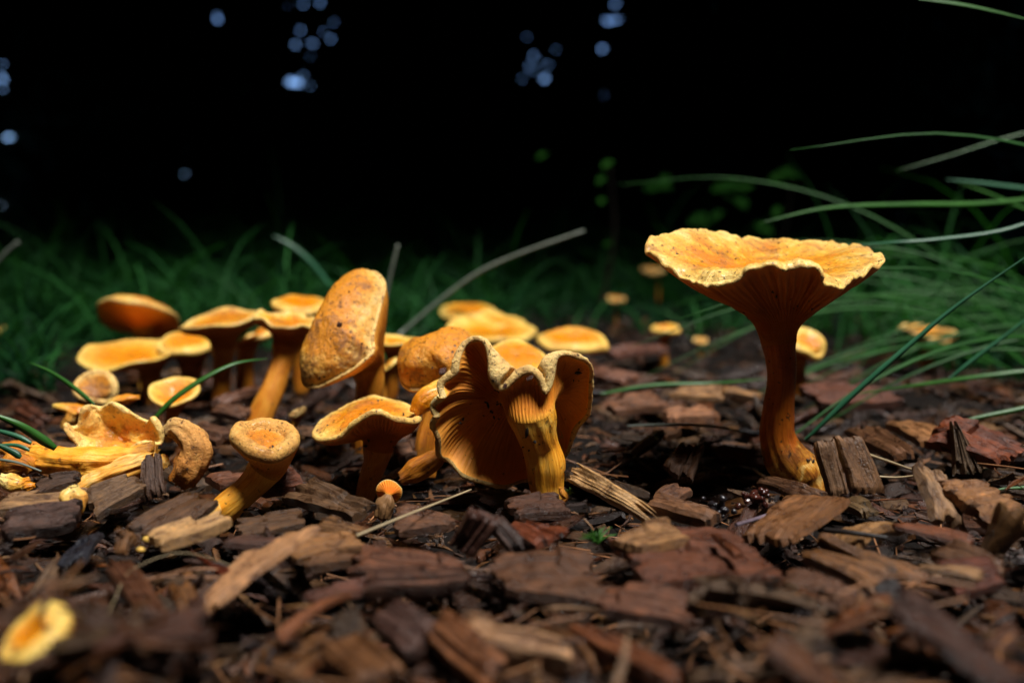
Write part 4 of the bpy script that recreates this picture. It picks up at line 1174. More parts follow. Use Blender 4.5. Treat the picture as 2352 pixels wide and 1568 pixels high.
# --- hand placed chips: (x1,y1,x2,y2, width px, thick cm, colour, lift1, lift2, roll deg, label, options)
CHIPS = [
 (462, 1408, 650, 1232, 62, .22, (0.50, 0.30, 0.16), .25, .9, -24, "pale tan wedge shaped chip propped up at an angle, widest at its upper end", dict(taper=.55, jag=.1)),
 (352, 1248, 520, 1186, 66, .35, (0.56, 0.38, 0.18), .5, .75, 8, "pale honey coloured chip beneath the foot of the small dished mushroom", dict(jag=.15)),
 (325, 1235, 470, 1140, 62, .28, (0.20, 0.11, 0.055), .35, .8, 12, "long brown splintered chip rising towards the small dished mushroom", {}),
 (490, 1112, 600, 1100, 60, .35, (0.30, 0.13, 0.07), .3, .3, 10, "reddish chip behind the leaning stem of the small dished mushroom", {}),
 (585, 1118, 690, 1098, 70, .4, (0.34, 0.13, 0.07), .35, .5, 14, "brick red block of wood just beyond the leaning yellow stem", {}),
 (680, 1122, 840, 1172, 52, .35, (0.22, 0.14, 0.08), .4, .35, 12, "ridged grey brown chip flecked with pale dust in front of the low wavy cap", dict(bark=.08)),
 (805, 1282, 1075, 1322, 60, .4, (0.30, 0.13, 0.07), .5, .35, 16, "long russet plank chip with clear grain and a split along its middle", dict(jag=.2)),
 (838, 1345, 1080, 1336, 34, .4, (0.24, 0.105, 0.06), .35, .3, 25, "narrow dark russet chip lying along the front of the long plank chip", dict(jag=.12)),
 (662, 1254, 828, 1238, 44, .25, (0.40, 0.22, 0.09), .5, .45, 8, "tan chip next to the top of the pale wedge shaped chip", {}),
 (700, 1290, 825, 1282, 30, .3, (0.30, 0.15, 0.06), .25, .25, 12, "small ochre chip lying under the tan chip", {}),
 (735, 1205, 830, 1220, 34, .25, (0.34, 0.19, 0.08), .3, .3, 10, "short golden brown chip lit on top beside the ridged grey chip", {}),
 (905, 1192, 1045, 1198, 44, .3, (0.26, 0.13, 0.07), .35, .35, 12, "warm brown pointed chip below the tiny orange button mushroom", dict(taper=-.3)),
 (1055, 1262, 1120, 1180, 66, .35, (0.12, 0.060, 0.050), .3, 1.2, 12, "dark slate brown shard standing up in front of the folded mushroom", dict(jag=.18, twist=0)),
 (1130, 1190, 1200, 1270, 44, .35, (0.10, 0.065, 0.06), .9, .4, 35, "blackish shard leaning against the dark slate shard", {}),
 (1192, 1212, 1268, 1240, 48, .3, (0.30, 0.09, 0.04), .35, .4, 14, "small red bark square next to the dark shards", dict(jag=.15)),
 (1436, 1290, 1738, 1275, 118, .35, (0.24, 0.09, 0.045), .45, .35, 8, "broad red brown slab, largest chip in front, with a pale worn corner", dict(jag=.16, bark=.05, wide=.75)),
 (1172, 1172, 1300, 1160, 40, .35, (0.16, 0.07, 0.035), .25, .35, 10, "dark chip wedged against the foot of the folded mushroom", {}),
 (1432, 1248, 1560, 1222, 44, .35, (0.44, 0.27, 0.13), .75, .7, 6, "pale straw coloured strip lying on the corner of the broad red slab", dict(jag=.12)),
 (1640, 1228, 1700, 1278, 13, .16, (0.34, 0.12, 0.05), .85, .75, 0, "thin red brown splinter resting across the broad red slab", dict(jag=.1)),
 (1302, 1072, 1488, 1180, 40, .55, (0.50, 0.35, 0.17), .95, .35, 52, "mottled cream chip arched on its edge at the foot of the folded mushroom", dict(bend=.30, jag=.2, step=False, fib_amp=.05, bark=.06, wide=.8)),
 (1495, 1152, 1645, 1192, 34, .4, (0.36, 0.20, 0.11), .4, .35, 14, "pinkish tan chip with fine grain touching the arched cream chip", dict(jag=.1)),
 (1520, 1150, 1570, 1118, 38, .25, (0.32, 0.17, 0.10), .3, .5, 10, "short pinkish chip standing behind the fine grained tan chip", {}),
 (1752, 1245, 1888, 1142, 74, .3, (0.38, 0.19, 0.075), .35, .75, -14, "glossy orange brown sheet of wood in front of the tall mushroom's foot", dict(jag=.15, bark=.04)),
 (1745, 1100, 1880, 1140, 26, .2, (0.20, 0.11, 0.06), .4, .5, 10, "dull brown stick lying at the tall mushroom's foot", {}),
 (1925, 1140, 1890, 1010, 42, .3, (0.30, 0.19, 0.11), .2, 2.0, 5, "weathered grey brown chip standing upright beside the tall mushroom's foot", dict(jag=.10, step=False, fib_amp=.2)),
 (1995, 1135, 1945, 1000, 60, .35, (0.32, 0.19, 0.10), .2, 2.1, -8, "wider upright chip with vertical grain, second from the tall mushroom's foot", dict(jag=.10, step=False, fib_amp=.2)),
 (1945, 1150, 2000, 1175, 28, .3, (0.24, 0.17, 0.08), .3, .3, 14, "stubby olive brown chip at the foot of the wider upright chip", {}),
 (2125, 1075, 2195, 1215, 62, .4, (0.46, 0.31, 0.18), 1.4, .3, -20, "pale bark covered chip with ragged top, tilted towards the viewer", dict(bark=.14, jag=.4)),
 (2195, 1160, 2310, 1140, 95, .4, (0.40, 0.22, 0.10), .8, .9, 28, "broad honey brown chip joined to the pale bark covered chip", dict(bark=.06, jag=.3, wide=.95)),
 (2225, 1090, 2188, 965, 34, .3, (0.20, 0.15, 0.10), .4, 2.1, 8, "dark pointed spike of wood standing among the chips", dict(taper=-.65, jag=.3)),
 (2150, 980, 2335, 1050, 92, .7, (0.34, 0.095, 0.03), 1.3, .6, 26, "rusty red rotten lump of wood behind the dark spike", dict(bark=.2, jag=.2, wide=.7)),
 (1965, 985, 2085, 1048, 36, .4, (0.30, 0.16, 0.085), .4, .4, 10, "brown oblong chip behind the pair of upright chips", {}),
 (2065, 975, 2165, 1015, 32, .4, (0.40, 0.22, 0.10), .4, .4, 8, "tan oblong chip before the rusty red lump", {}),
 (1855, 1268, 2050, 1345, 40, .3, (0.40, 0.20, 0.07), .6, .35, 10, "narrow golden orange chip slanting away from the glossy sheet", dict(jag=.2)),
 (1925, 1235, 2050, 1195, 38, .25, (0.42, 0.25, 0.10), .3, .5, -12, "thin curved ochre shaving in front of the upright chips", dict(bend=.3)),
 (1800, 1335, 2000, 1390, 40, .3, (0.26, 0.13, 0.075), .4, .3, 14, "dusky pink brown chip below the narrow golden orange chip", {}),
 (2055, 1205, 2235, 1245, 15, .15, (0.36, 0.13, 0.05), .55, .5, 0, "thin straight reddish twig like splinter below the pale bark chip", dict(jag=.1)),
 (2165, 1255, 2300, 1320, 46, .3, (0.26, 0.15, 0.09), .4, .3, 10, "brown oblong chip under the reddish twig like splinter", {}),
 (2170, 1330, 2290, 1318, 60, .3, (0.19, 0.06, 0.035), .35, .35, 16, "dark wine red chip near the border of the picture", {}),
 (2110, 1300, 2260, 1322, 16, .14, (0.42, 0.27, 0.14), .6, .55, 0, "thin pale strip lying over the dark wine red chip", {}),
 (0, 1160, 200, 1145, 34, .4, (0.44, 0.29, 0.15), .5, .5, 14, "long pale splinter running in from the border under the torn stems", dict(jag=.1)),
 (205, 1160, 328, 1108, 40, .4, (0.34, 0.22, 0.12), .45, .75, 18, "weathered grey brown stick continuing behind the upright orange shard", dict(jag=.15)),
 (5, 1210, 185, 1180, 78, .5, (0.17, 0.10, 0.085), .35, .45, 24, "purple brown knobbly chunk below the long pale splinter", dict(bark=.12)),
 (75, 1125, 180, 1095, 26, .3, (0.15, 0.09, 0.06), .7, .95, 20, "dark brown stick poking out beneath the cream torn stem", {}),
 (352, 1145, 345, 1040, 40, .22, (0.20, 0.13, 0.10), .3, 1.5, 6, "dull upright chip standing between the torn stems and the curled downy piece", dict(jag=.25)),
 (262, 1290, 370, 1430, 50, .28, (0.22, 0.10, 0.055), .55, .2, 8, "slanting red brown chip left of the pale wedge, slightly out of focus".replace("left of", "beside"), {}),
 (525, 1245, 650, 1250, 22, .2, (0.16, 0.08, 0.06), .35, .35, 0, "dark plum chip with a wet bluish sheen behind the pale wedge chip", {}),
 (540, 1215, 700, 1190, 40, .2, (0.20, 0.11, 0.05), .25, .3, 10, "olive brown flake crossed by fine cracks in front of the brick red block", {}),
 (1135, 1320, 1385, 1330, 112, .35, (0.20, 0.10, 0.055), .45, .35, 10, "large crinkled brown bark flake left of the broad red slab".replace("left of", "beside"), dict(bark=.12, jag=.2, wide=.8)),
 (1375, 1370, 1595, 1408, 58, .35, (0.30, 0.13, 0.07), .35, .3, 12, "blurred russet chip lying before the broad red slab", {}),
 (5, 1425, 205, 1440, 90, .6, (0.22, 0.12, 0.09), .9, .5, 20, "large blurred mauve brown chunk behind the blurred pale mushroom", dict(bark=.1, bend=.4)),
 (250, 1470, 450, 1500, 110, .6, (0.14, 0.075, 0.055), .7, .6, 20, "large blurred dark brown chunk beside the blurred pale mushroom", dict(bark=.1)),
 (1062, 1465, 1315, 1500, 52, .55, (0.50, 0.33, 0.20), .5, .4, 18, "blurred pale tan block of wood at the bottom border", dict(jag=.08)),
 (1315, 1445, 1560, 1570, 36, .35, (0.42, 0.16, 0.065), .45, .3, 10, "blurred long orange brown stick slanting down to the bottom border", dict(jag=.08)),
 (995, 1435, 1150, 1560, 70, .4, (0.36, 0.16, 0.07), .55, .3, 16, "blurred orange brown chip beside the pale tan block", {}),
 (775, 1475, 880, 1560, 80, .4, (0.28, 0.14, 0.06), .3, .3, 12, "blurred brown chip resting at the bottom below the plum coloured flake", {}),
 (875, 1405, 985, 1470, 80, .4, (0.13, 0.07, 0.06), .55, .45, 22, "blurred plum coloured flake in front of the long plank chip", {}),
 (1400, 812, 1514, 800, 24, .9, (0.28, 0.13, 0.10), .5, .5, 0, "blurred reddish stick lying beyond the shiny disc cap", dict(jag=.05)),
 (1532, 960, 1635, 948, 36, .5, (0.42, 0.22, 0.12), .4, .4, 10, "pinkish tan chip lying in the open between the two largest mushrooms", {}),
 (1400, 935, 1520, 922, 26, .5, (0.36, 0.18, 0.10), .3, .3, 10, "rosy brown chip beyond the folded mushroom's right lobe".replace("right lobe", "shorter lobe"), {}),
 (1540, 905, 1665, 908, 16, .4, (0.48, 0.30, 0.14), .4, .4, 8, "slim pale chip lying behind the tan chip in the open", {}),
 (1660, 900, 1745, 912, 34, .5, (0.42, 0.25, 0.10), .5, .4, 12, "yellowish block of wood just behind the tall stem", {}),
 (1860, 915, 2040, 905, 60, .8, (0.24, 0.095, 0.06), .4, .4, 16, "long red brown blurred log chip beyond the tall stem", dict(jag=.1)),
 (1555, 1095, 1590, 1020, 58, .35, (0.20, 0.12, 0.08), .2, .9, 10, "dim brown chip propped upright in the shade between the two largest mushrooms", {}),
 (1505, 990, 1550, 1000, 24, .3, (0.46, 0.28, 0.18), .3, .3, 0, "small pale square chip catching light in the dark gap", {}),
 (1350, 860, 1460, 870, 34, .7, (0.30, 0.14, 0.09), .4, .4, 10, "rosy brown blurred chip between the shiny disc cap and the folded mushroom", {}),
 (620, 895, 500, 932, 26, .5, (0.24, 0.12, 0.08), .5, .4, 10, "long brown stick at the feet of the rear cluster's stems", dict(jag=.1)),
 (905, 1040, 1000, 1030, 34, .4, (0.36, 0.20, 0.12), .4, .4, 12, "pale brown chip lying between the low wavy cap and the folded mushroom", {}),
 (225, 1050, 60, 1015, 24, .3, (0.26, 0.18, 0.14), .4, .4, 0, "grey brown strip lying behind the torn cup".replace("behind", "just behind"), {}),
 (440, 985, 520, 1000, 36, .4, (0.22, 0.12, 0.08), .5, .5, 14, "dull brown chip behind the curled downy piece", {}),
 (495, 940, 570, 950, 30, .4, (0.26, 0.14, 0.09), .4, .4, 14, "brown chip below the leaning dirt spotted stem", {}),
 (700, 1370, 880, 1338, 24, .2, (0.24, 0.10, 0.07), .3, .3, 0, "blurred wine brown strip under the narrow dark russet chip", {}),
 (640, 1450, 802, 1355, 12, .14, (0.42, 0.16, 0.06), .4, .5, 0, "thin curved orange splinter beside the pale wedge chip", dict(bend=.15, jag=.05)),
 (440, 1270, 525, 1322, 7, .1, (0.30, 0.07, 0.03), .4, .35, 0, "thread thin red splinter crossing behind the pale wedge chip", dict(jag=.05)),
 (160, 1290, 215, 1225, 34, .2, (0.04, 0.05, 0.085), .2, .3, 8, "blue black flake among the dark crumbs", {}),
 (275, 1270, 290, 1215, 26, .3, (0.32, 0.16, 0.05), .3, .7, 8, "amber brown stub poking up behind the slanting red brown chip", {}),
]
HERO = []
rsH = np.random.RandomState(77)
for row in CHIPS:
    x1, y1, x2, y2, wpx, Th, colr, l1, l2, roll, lab, opt = row
    if l2 >= 1.5 or l1 >= 1.5:      # an upright chip: both ends over the same depth
        low, high = ((x1, y1), (x2, y2)) if y1 > y2 else ((x2, y2), (x1, y1))
        A_ = G(*low, 0.1); B_ = W(high[0], high[1], A_[1] + 0.5)
    else:
        A_ = G(x1, y1, l1); B_ = G(x2, y2, l2)
    mid = (A_ + B_) / 2; d = B_ - A_; L = np.linalg.norm(d); ex = d / L
    dist = np.linalg.norm(mid - CAMV)
    # apparent width -> real width, corrected for the flat viewing angle
    vdir = nz(mid - CAMV)
    up = np.array([0, 0, 1.0]) if abs(ex[2]) < .7 else np.array([0, -1.0, 0.25])
    ey = nz(np.cross(up, ex)); n = np.cross(ex, ey)
    Rm = Matrix.Rotation(math.radians(roll), 3, Vector(ex))
    # positive roll always turns the upper face towards the viewer
    t1 = np.array(Rm @ Vector(n)); t2 = np.array(Rm.transposed() @ Vector(n))
    flip = (t1[1] > t2[1]) if roll > 0 else (t1[1] < t2[1])
    if flip: Rm = Rm.transposed()
    n = np.array(Rm @ Vector(n)); ey = np.array(Rm @ Vector(ey))
    ep = ey - np.dot(ey, vdir) * vdir; xp = ex - np.dot(ex, vdir) * vdir; xp = nz(xp)
    fore = max(0.38, np.linalg.norm(ep - np.dot(ep, xp) * xp))
    Wd = min(wpx * dist / FPX / fore, L * opt.get('wide', 0.5 if L > 1.6 else 0.8))
    opt = {k: v for k, v in opt.items() if k != 'wide'}
    Th = min(Th, 0.55)
    nx_, ny_ = (30, 18) if dist < 32 else (16, 10)
    o_ = dict(taper=rsH.uniform(-.2, .2), jag=.22, bend=rsH.uniform(-.03, .08), twist=rsH.uniform(-.15, .15)); o_.update(opt)
    HERO.append((mid, ex, ey, n, L, Wd, Th, nx_, ny_, o_, colr, lab))

def mark(x, y, yaw, L, Wd, z):
    cx, sx = math.cos(yaw), math.sin(yaw)
    dx, dy = HXX - x, HYY - y
    m = (np.abs(dx * cx + dy * sx) < L / 2) & (np.abs(-dx * sx + dy * cx) < Wd / 2)
    HF[m] = np.maximum(HF[m], z)

occupied = []
def chip_obj(me, M3, t, colr, label, group, name="wood_chip"):
    o = bpy.data.objects.new(name, me)
    M4 = Matrix.Identity(4)
    for i in range(3):
        for j in range(3): M4[i][j] = M3[i, j]
        M4[i][3] = t[i] * CM
    o.matrix_world = M4
    o.color = (*colr, 1)
    COL.objects.link(o)
    return tag(o, label, "wood chip", group)

# --- loose chips on top of the bulk, each its own object
# first note where the hand placed ones will lie, so that the loose ones do not bury them
for (mid, ex, ey, n, L, Wd, Th, *_r) in HERO:
    occupied.append((mid[0], mid[1], max(L, Wd) * .33, L, math.atan2(ex[1], ex[0]), Wd))
LAND = [("the tall mushroom's foot", G(1850, 1100)), ("the folded mushroom's stem", G(1256, 1150)), ("the small dished mushroom", G(505, 1175)), ("the low wavy cap", G(845, 1110)), ("the tiny orange button", G(880, 1168)),
        ("the torn cup", G(262, 1080)), ("the curled downy piece", G(410, 1110)), ("the broad red slab", G(1590, 1285, .4)), ("the pale wedge chip", G(555, 1330, .4)), ("the upright pair of chips", G(1950, 1140)),
        ("the pale bark covered chip", G(2170, 1200)), ("the rusty red lump", G(2240, 1040)), ("the rear cluster's stems", G(510, 910)), ("the leaning dirt spotted stem", G(592, 970)), ("the shiny disc cap", G(1312, 880)),
        ("the long russet plank chip", G(940, 1300, .4)), ("the crinkled bark flake", G(1260, 1325, .4)), ("the blurred pale mushroom", G(170, 1560)), ("the pale tan block", G(1190, 1480, .4)), ("the moss tuft", G(1370, 1245)),
        ("the curled yellow mushroom", G(1830, 870)), ("the ring shaped cup", G(390, 980)), ("the arched cream chip", G(1395, 1150, .4)), ("the dark wine red chip", G(2230, 1325, .4)), ("the green blade's root", G(350, 965))]
def words_for(t, colname, L, Wd):
    d = [np.hypot(*(t[:2] - p[:2])) for _, p in LAND]
    i = int(np.argmin(d)); p = LAND[i][1]
    dx, dy = t[0] - p[0], t[1] - p[1]
    rel = "in front of" if dy < -abs(dx) * .6 else ("behind" if dy > abs(dx) * .6 else "beside")
    far = "close " if d[i] < 1.8 else ("" if d[i] < 4 else "well ")
    if rel == "beside" and far == "well ": rel, far = "some way from", ""
    shape = "slender" if L / Wd > 3.2 else ("stubby" if L / Wd < 1.7 else "oblong")
    size = "large " if L > 2.3 else ("small " if L < 1.35 else "")
    return f"{size}{shape} {colname} wood chip {far}{rel} {LAND[i][0]}"

def loose():
    rs = np.random.RandomState(5)
    temps = []
    for k in range(34):
        L = rs.uniform(1.3, 3.0); Wd = L * rs.uniform(.2, .48); Th = rs.uniform(.16, .36)
        temps.append((L, Wd, Th, chip_mesh("wood_chip", L, Wd, Th, 20, 12, rs, M_WOOD, rs.uniform(-.45, .45), rs.uniform(.12, .4), rs.uniform(-.06, .14), rs.uniform(-.3, .3), bark=.08 if k % 4 == 0 else 0)))
    made = []; tries = 0; seen = set()
    while len(made) < 225 and tries < 9000:
        tries += 1
        y = 12 + 40 * rs.rand() ** 1.25
        x = rs.uniform(-1, 1) * (y * .6 + 1)
        L, Wd, Th, me = temps[rs.randint(len(temps))]
        ok = True
        for ox, oy, orad, oL, oyaw, oW in occupied:
            if math.hypot(x - ox, y - oy) < orad + L * .22: ok = False; break
        if not ok: continue
        for _, p in LAND[:7]:
            if math.hypot(x - p[0], y - p[1]) < L * .35 + .5: ok = False; break
        if not ok: continue
        M, t = settle(x, y, rs.uniform(-.9, .9) if rs.rand() < .7 else rs.uniform(0, 3.14), L, Wd, Th, rs, .45)
        if t[2] > 1.3 or (in_pit(x, y) and rs.rand() < .8): continue
        k = rs.choice(len(TINTS), p=TW)
        if rs.rand() < .3:
            q_ = rs.uniform(.25, .75) * rs.choice([-1, 1])
            Rq = np.array(Matrix.Rotation(q_, 3, Vector(M[:, 1] if rs.rand() < .6 else M[:, 0])))
            M = Rq @ M; t = t + np.array([0, 0, abs(math.sin(q_)) * (L * .28)])
        lab = words_for(t, TINTS[k][1], L, Wd)
        if lab in seen: continue
        seen.add(lab)
        c = np.array(TINTS[k][0]) * rs.uniform(.42, .85)
        occupied.append((x, y, L * .2, L, 0, Wd))
        made.append((me, M, t, c, lab))
    for me, M, t, c, lab in made:
        chip_obj(me, M, t, c, lab, "loose wood chips on top of the mulch")
loose()
def shreds():
    rs = np.random.RandomState(55)
    n = 4200
    y = 11 + 50 * rs.rand(n) ** 1.5
    x = (rs.rand(n) * 2 - 1) * (y * .62 + 2)
    ix = np.clip(((x - HX0) / HS).astype(int), 0, len(hx) - 1); iy = np.clip(((y - HY0) / HS).astype(int), 0, len(hy) - 1)
    z = HF[ix, iy] + 0.02
    L = .3 + 1.7 * rs.rand(n) ** 2.0; w = rs.uniform(.03, .13, n) * (1 + L * .25); t = w * rs.uniform(.35, .8, n)
    q = np.linspace(-1, 1, 5)
    a = rs.rand(n) * 2 * math.pi; p = rs.randn(n) * .22
    ex = np.stack([np.cos(a) * np.cos(p), np.sin(a) * np.cos(p), np.sin(p)], -1)
    ey = np.stack([-np.sin(a), np.cos(a), rs.randn(n) * .4], -1); ey /= np.linalg.norm(ey, axis=1, keepdims=True)
    ez = np.cross(ex, ey)
    bend = rs.randn(n) * .08 * L; bz = np.abs(rs.randn(n)) * .06 * L
    prof = np.array([.25, .9, 1, .8, .15])
    V = []
    for k in range(5):
        c = ex * (q[k] * L / 2)[:, None] + ey * (bend * q[k] ** 2)[:, None] - ez * (bz * q[k] ** 2)[:, None]
        ww = (w * prof[k] * rs.uniform(.7, 1.2, n))[:, None] / 2; tt = (t * prof[k])[:, None] / 2
        for sy, sz in ((-1, -1), (1, -1), (1, 1), (-1, 1)):
            V.append(c + ey * ww * sy + ez * tt * sz)
    V = np.stack(V, 1) + np.stack([x, y, z], -1)[:, None]
    f = []
    for k in range(4):
        for j in range(4):
            f.append([k * 4 + j, k * 4 + (j + 1) % 4, k * 4 + 4 + (j + 1) % 4, k * 4 + 4 + j])
    F = (np.arange(n)[:, None, None] * 20 + np.array(f)[None]).reshape(-1, 4)
    col = np.array([c for c, _ in TINTS])[rs.choice(len(TINTS), n, p=TW)] * rs.uniform(.3, 1.3, n)[:, None]
    V = V.reshape(-1, 3)
    me = mesh_np("wood_shreds", V, F, M_WOOD_A, False, V[:, :2])
    attr_color(me, "tint", np.repeat(col, 20, 0))
    tag(link("wood_shreds", me), "thin torn wood shreds and fibres strewn over the chips", "mulch", kind="stuff")
shreds()
crumbs()
for (mid, ex, ey, n, L, Wd, Th, nx_, ny_, o_, colr, lab) in HERO:
    me = chip_mesh("wood_chip", L, Wd, Th, nx_, ny_, rsH, M_WOOD, **o_)
    chip_obj(me, np.array([ex, ey, n]).T, mid, tuple(q * (1.45 if sum(colr) > .95 else 1.15 if sum(colr) > .7 else .8) for q in colr), lab, "larger wood chips lying in the mulch")

# ------------------------------------------------------------------ twigs, needles, straws
def strand(name, label, pts, r0, r1, mat, cat, group, T=8, seg=24, flat=None):
    P = np.array(pts, float); P2 = open_spline(P, seg)
    if flat is None:
        A, _ = tube_grid(P2, np.linspace(r0, r1, seg), np.array([.3, .2, 1.0]), T, .12, R.random() * 20, 2)
        me = tube_mesh(name, A - P2[0], mat)
    else:
        # ribbon with a keel, thickness r*0.12
        Tn = np.gradient(P2, axis=0); Tn /= np.linalg.norm(Tn, axis=1, keepdims=True)
        side = np.cross(Tn, np.asarray(flat, float)); side /= np.linalg.norm(side, axis=1, keepdims=True)
        nn = np.cross(side, Tn)
        s = np.linspace(0, 1, seg)
        w = r0 * np.minimum(1, .5 + s * 3) * (1 - s ** 3) + r1
        w = w[:, None]
        q = [side * w, -nn * w * .35, -side * w, -nn * w * .35 + nn * w * .14]
        A = np.stack([P2 + a for a in q], 1)
        me = tube_mesh(name, A - P2[0], mat)
    o = link(name, me, None, P2[0])
    return tag(o, label, cat, group)

GB = "long grass blades arching over the mulch"
def blade(label, pts, w, mat=M_BLADE, flat=(0, -1, .35), name="long_grass", cat="grass blade", group=GB, tip=.01):
    return strand(name, label, [W(*p) for p in pts], w, tip, mat, cat, group, seg=30, flat=flat)

blade("green blade with a dry tip sloping into the back of the torn cup", [(216, 928, 29), (170, 890, 29.4), (118, 855, 29.8), (68, 832, 30)], .07)
blade("arched green blade crossing in front of the ring shaped cup", [(348, 968, 29.5), (400, 915, 29.6), (470, 868, 30), (540, 835, 30.6), (615, 823, 31.4)], .09)
blade("broad green blade entering from the border towards the orange hollow stem", [(128, 1030, 24.6), (80, 998, 24.4), (35, 972, 24.2), (-30, 945, 24)], .13)
blade("slim teal blade under the broad green blade", [(72, 1018, 25.4), (40, 1002, 25.4), (0, 990, 25.4), (-30, 984, 25.4)], .07, M_BLADE_T)
blade("short dark teal blade lowest at the border near the dull orange stump", [(48, 1050, 24.5), (25, 1035, 24.5), (-25, 1012, 24.5)], .09, M_BLADE_T)
blade("thin teal blade lying flat over the dull orange stump", [(68, 1034, 25), (35, 1022, 25), (-20, 1022, 25)], .05, M_BLADE_T)
blade("long teal blade slanting up from beside the tall mushroom's foot to the border", [(1850, 1010, 28), (1960, 905, 28), (2080, 800, 28), (2200, 700, 28), (2400, 560, 28)], .085, M_BLADE_T)
blade("second teal blade running parallel lower down to the border", [(2180, 870, 33), (2250, 815, 33), (2330, 755, 33), (2410, 690, 33)], .07, M_BLADE_T)
blade("long level blade ending just above the tall cap", [(2420, 452, 42), (2250, 468, 41), (2080, 470, 40), (1900, 478, 39), (1745, 512, 38)], .12)
blade("pale blade touching the rim of the tall cap from the border", [(2420, 490, 34), (2300, 530, 34), (2150, 550, 34), (2060, 556, 34), (1960, 562, 33.5)], .07, M_BLADE_T)
blade("lone blade across the top corner of the picture", [(2110, -2, 34), (2200, 10, 34), (2280, 26, 34), (2400, 55, 34)], .07)
blade("faint high blade reaching down towards the grass clump", [(2420, 290, 48), (2300, 320, 48), (2180, 358, 48), (2060, 392, 48)], .045)
blade("blade forming the upper fork of the arching clump", [(2420, 440, 46), (2330, 430, 46), (2250, 420, 46), (2172, 412, 46)], .11, M_BLADE_T)
blade("blade forming the lower fork of the arching clump", [(2420, 505, 46), (2330, 470, 46), (2260, 440, 46), (2190, 416, 46)], .09)
blade("grey straw lying across the mulch between the two largest mushrooms", [(1440, 978, 30), (1560, 975, 30), (1660, 982, 30), (1740, 1005, 29.5)], .05, M_GREY)
blade("level blade low behind the tall mushroom near the border", [(2420, 845, 36), (2250, 865, 36), (2100, 885, 35), (1960, 905, 34)], .09)
blade("low dark blade lying on the chips by the rusty red lump", [(2420, 920, 31), (2340, 940, 31), (2250, 958, 31), (2180, 975, 31)], .09)
blade("bright green blade end at the border beside the honey brown chip", [(2420, 1112, 26), (2370, 1118, 26), (2310, 1122, 26), (2290, 1124, 26)], .05)
blade("long thin blade lying low over the chips behind the folded mushroom", [(1380, 905, 36), (1500, 885, 36), (1640, 880, 36), (1760, 870, 37)], .08)
# arching tussock at the right: one plant with many blades
tus = empty("grass_tussock", (29, 46, 0))
tag(tus, "tussock of long dark grass arching in over the mulch behind the tall mushroom", "grass tussock", GB)
rt_ = random.Random(9)
for k in range(32):
    y0 = rt_.uniform(38, 62)
    sx = rt_.uniform(24, 40) * y0 / 46; ang = rt_.uniform(-.35, .95)
    Lg = rt_.uniform(12, 26)
    z0 = rt_.uniform(0, 3)
    dirx = -math.cos(ang * .5); 
    a0 = np.array([sx, y0, z0])
    rise = rt_.uniform(.05, .62)
    pts = [a0]
    dv = np.array([dirx * rt_.uniform(.5, 1), rt_.uniform(-.35, .2), rise])
    for s_ in range(4):
        a0 = a0 + nz(dv) * Lg / 4; pts.append(a0.copy())
        dv = nz(dv) + np.array([-.1, 0, -.28])
    P2 = open_spline(np.array(pts), 18)
    Tn = np.gradient(P2, axis=0); Tn /= np.linalg.norm(Tn, axis=1, keepdims=True)
    side = np.cross(Tn, nz([rt_.uniform(-.3, .3), -1, .6])); side /= np.linalg.norm(side, axis=1, keepdims=True)
    s_ = np.linspace(0, 1, 18); w = (rt_.uniform(.04, .11) * (1 - s_ ** 2.5) + .01)[:, None]
    nn = np.cross(side, Tn)
    A = np.stack([P2 + side * w, P2 - nn * w * .35, P2 - side * w, P2 - nn * w * .2], 1)
    link("blade", tube_mesh("blade", A - np.array([29, 46, 0]), M_TUSSOCK), tus)

GS = "stalks and straws"
strand("dry_stalk", "bent grey stalk rising from the grass behind the cluster, tip broken over", [W(918, 768, 52), W(1010, 690, 52), (W(1100, 625, 52)), W(1200, 580, 52), W(1342, 530, 52)], .12, .09, M_GREY, "stalk", GS)
strand("dry_stalk", "short pale stalk standing behind the large stained cap", [W(880, 720, 50), W(895, 640, 50), W(914, 562, 50)], .10, .09, M_GREY, "stalk", GS)
strand("dry_stalk", "faint grey stalk end at the far border above the grass", [W(-20, 620, 55), W(10, 585, 55), W(42, 556, 55)], .14, .12, M_GREY, "stalk", GS)
blade("blurred green blade leaning behind the rear cluster", [(760, 660, 60), (710, 600, 60), (665, 562, 60), (625, 540, 60)], .22, M_BLADE_T)
strand("straw", "thin pale straw lying diagonally under the tiny orange button mushroom", [G(818, 1230, .6), G(940, 1180, .75), G(1082, 1124, .5)], .035, .025, M_STRAW, "straw", GS)
strand("straw", "pale straw lying on the chips between upright pair and bark covered chip", [G(1985, 1040, .5), G(2060, 1066, .5), G(2130, 1090, .6)], .045, .03, M_STRAW, "straw", GS)
strand("straw", "lower pale straw ending at the bark covered chip", [G(1995, 1092, .3), G(2060, 1096, .3), G(2120, 1090, .5)], .03, .03, M_STRAW, "straw", GS)
strand("straw", "curved grey straw looping over the slanting red brown chip", [G(235, 1440, .3), G(262, 1380, .45), G(300, 1310, .6), G(400, 1270, .7), G(480, 1280, .6), G(560, 1310, .4)], .008, .006, M_STRAW, "straw", GS)
strand("straw", "grey brown stalk lying over the dull orange stumps at the border", [W(-20, 1052, 24.2), W(40, 1062, 24), W(95, 1082, 24)], .04, .03, M_GREY, "straw", GS)
strand("twig", "bluish wet twig end lying in front of the tall mushroom's foot", [G(1690, 1205, .3), G(1740, 1190, .3), G(1800, 1170, .35)], .05, .05, simple_mat("wet_twig", (0.12, 0.09, 0.11), .3, .5), "twig", GS)
strand("twig", "blackened twig lying behind the thin reddish splinter", [G(1880, 1215, .4), G(1950, 1222, .5), G(2040, 1235, .5)], .07, .05, M_CRUMB, "twig", GS)
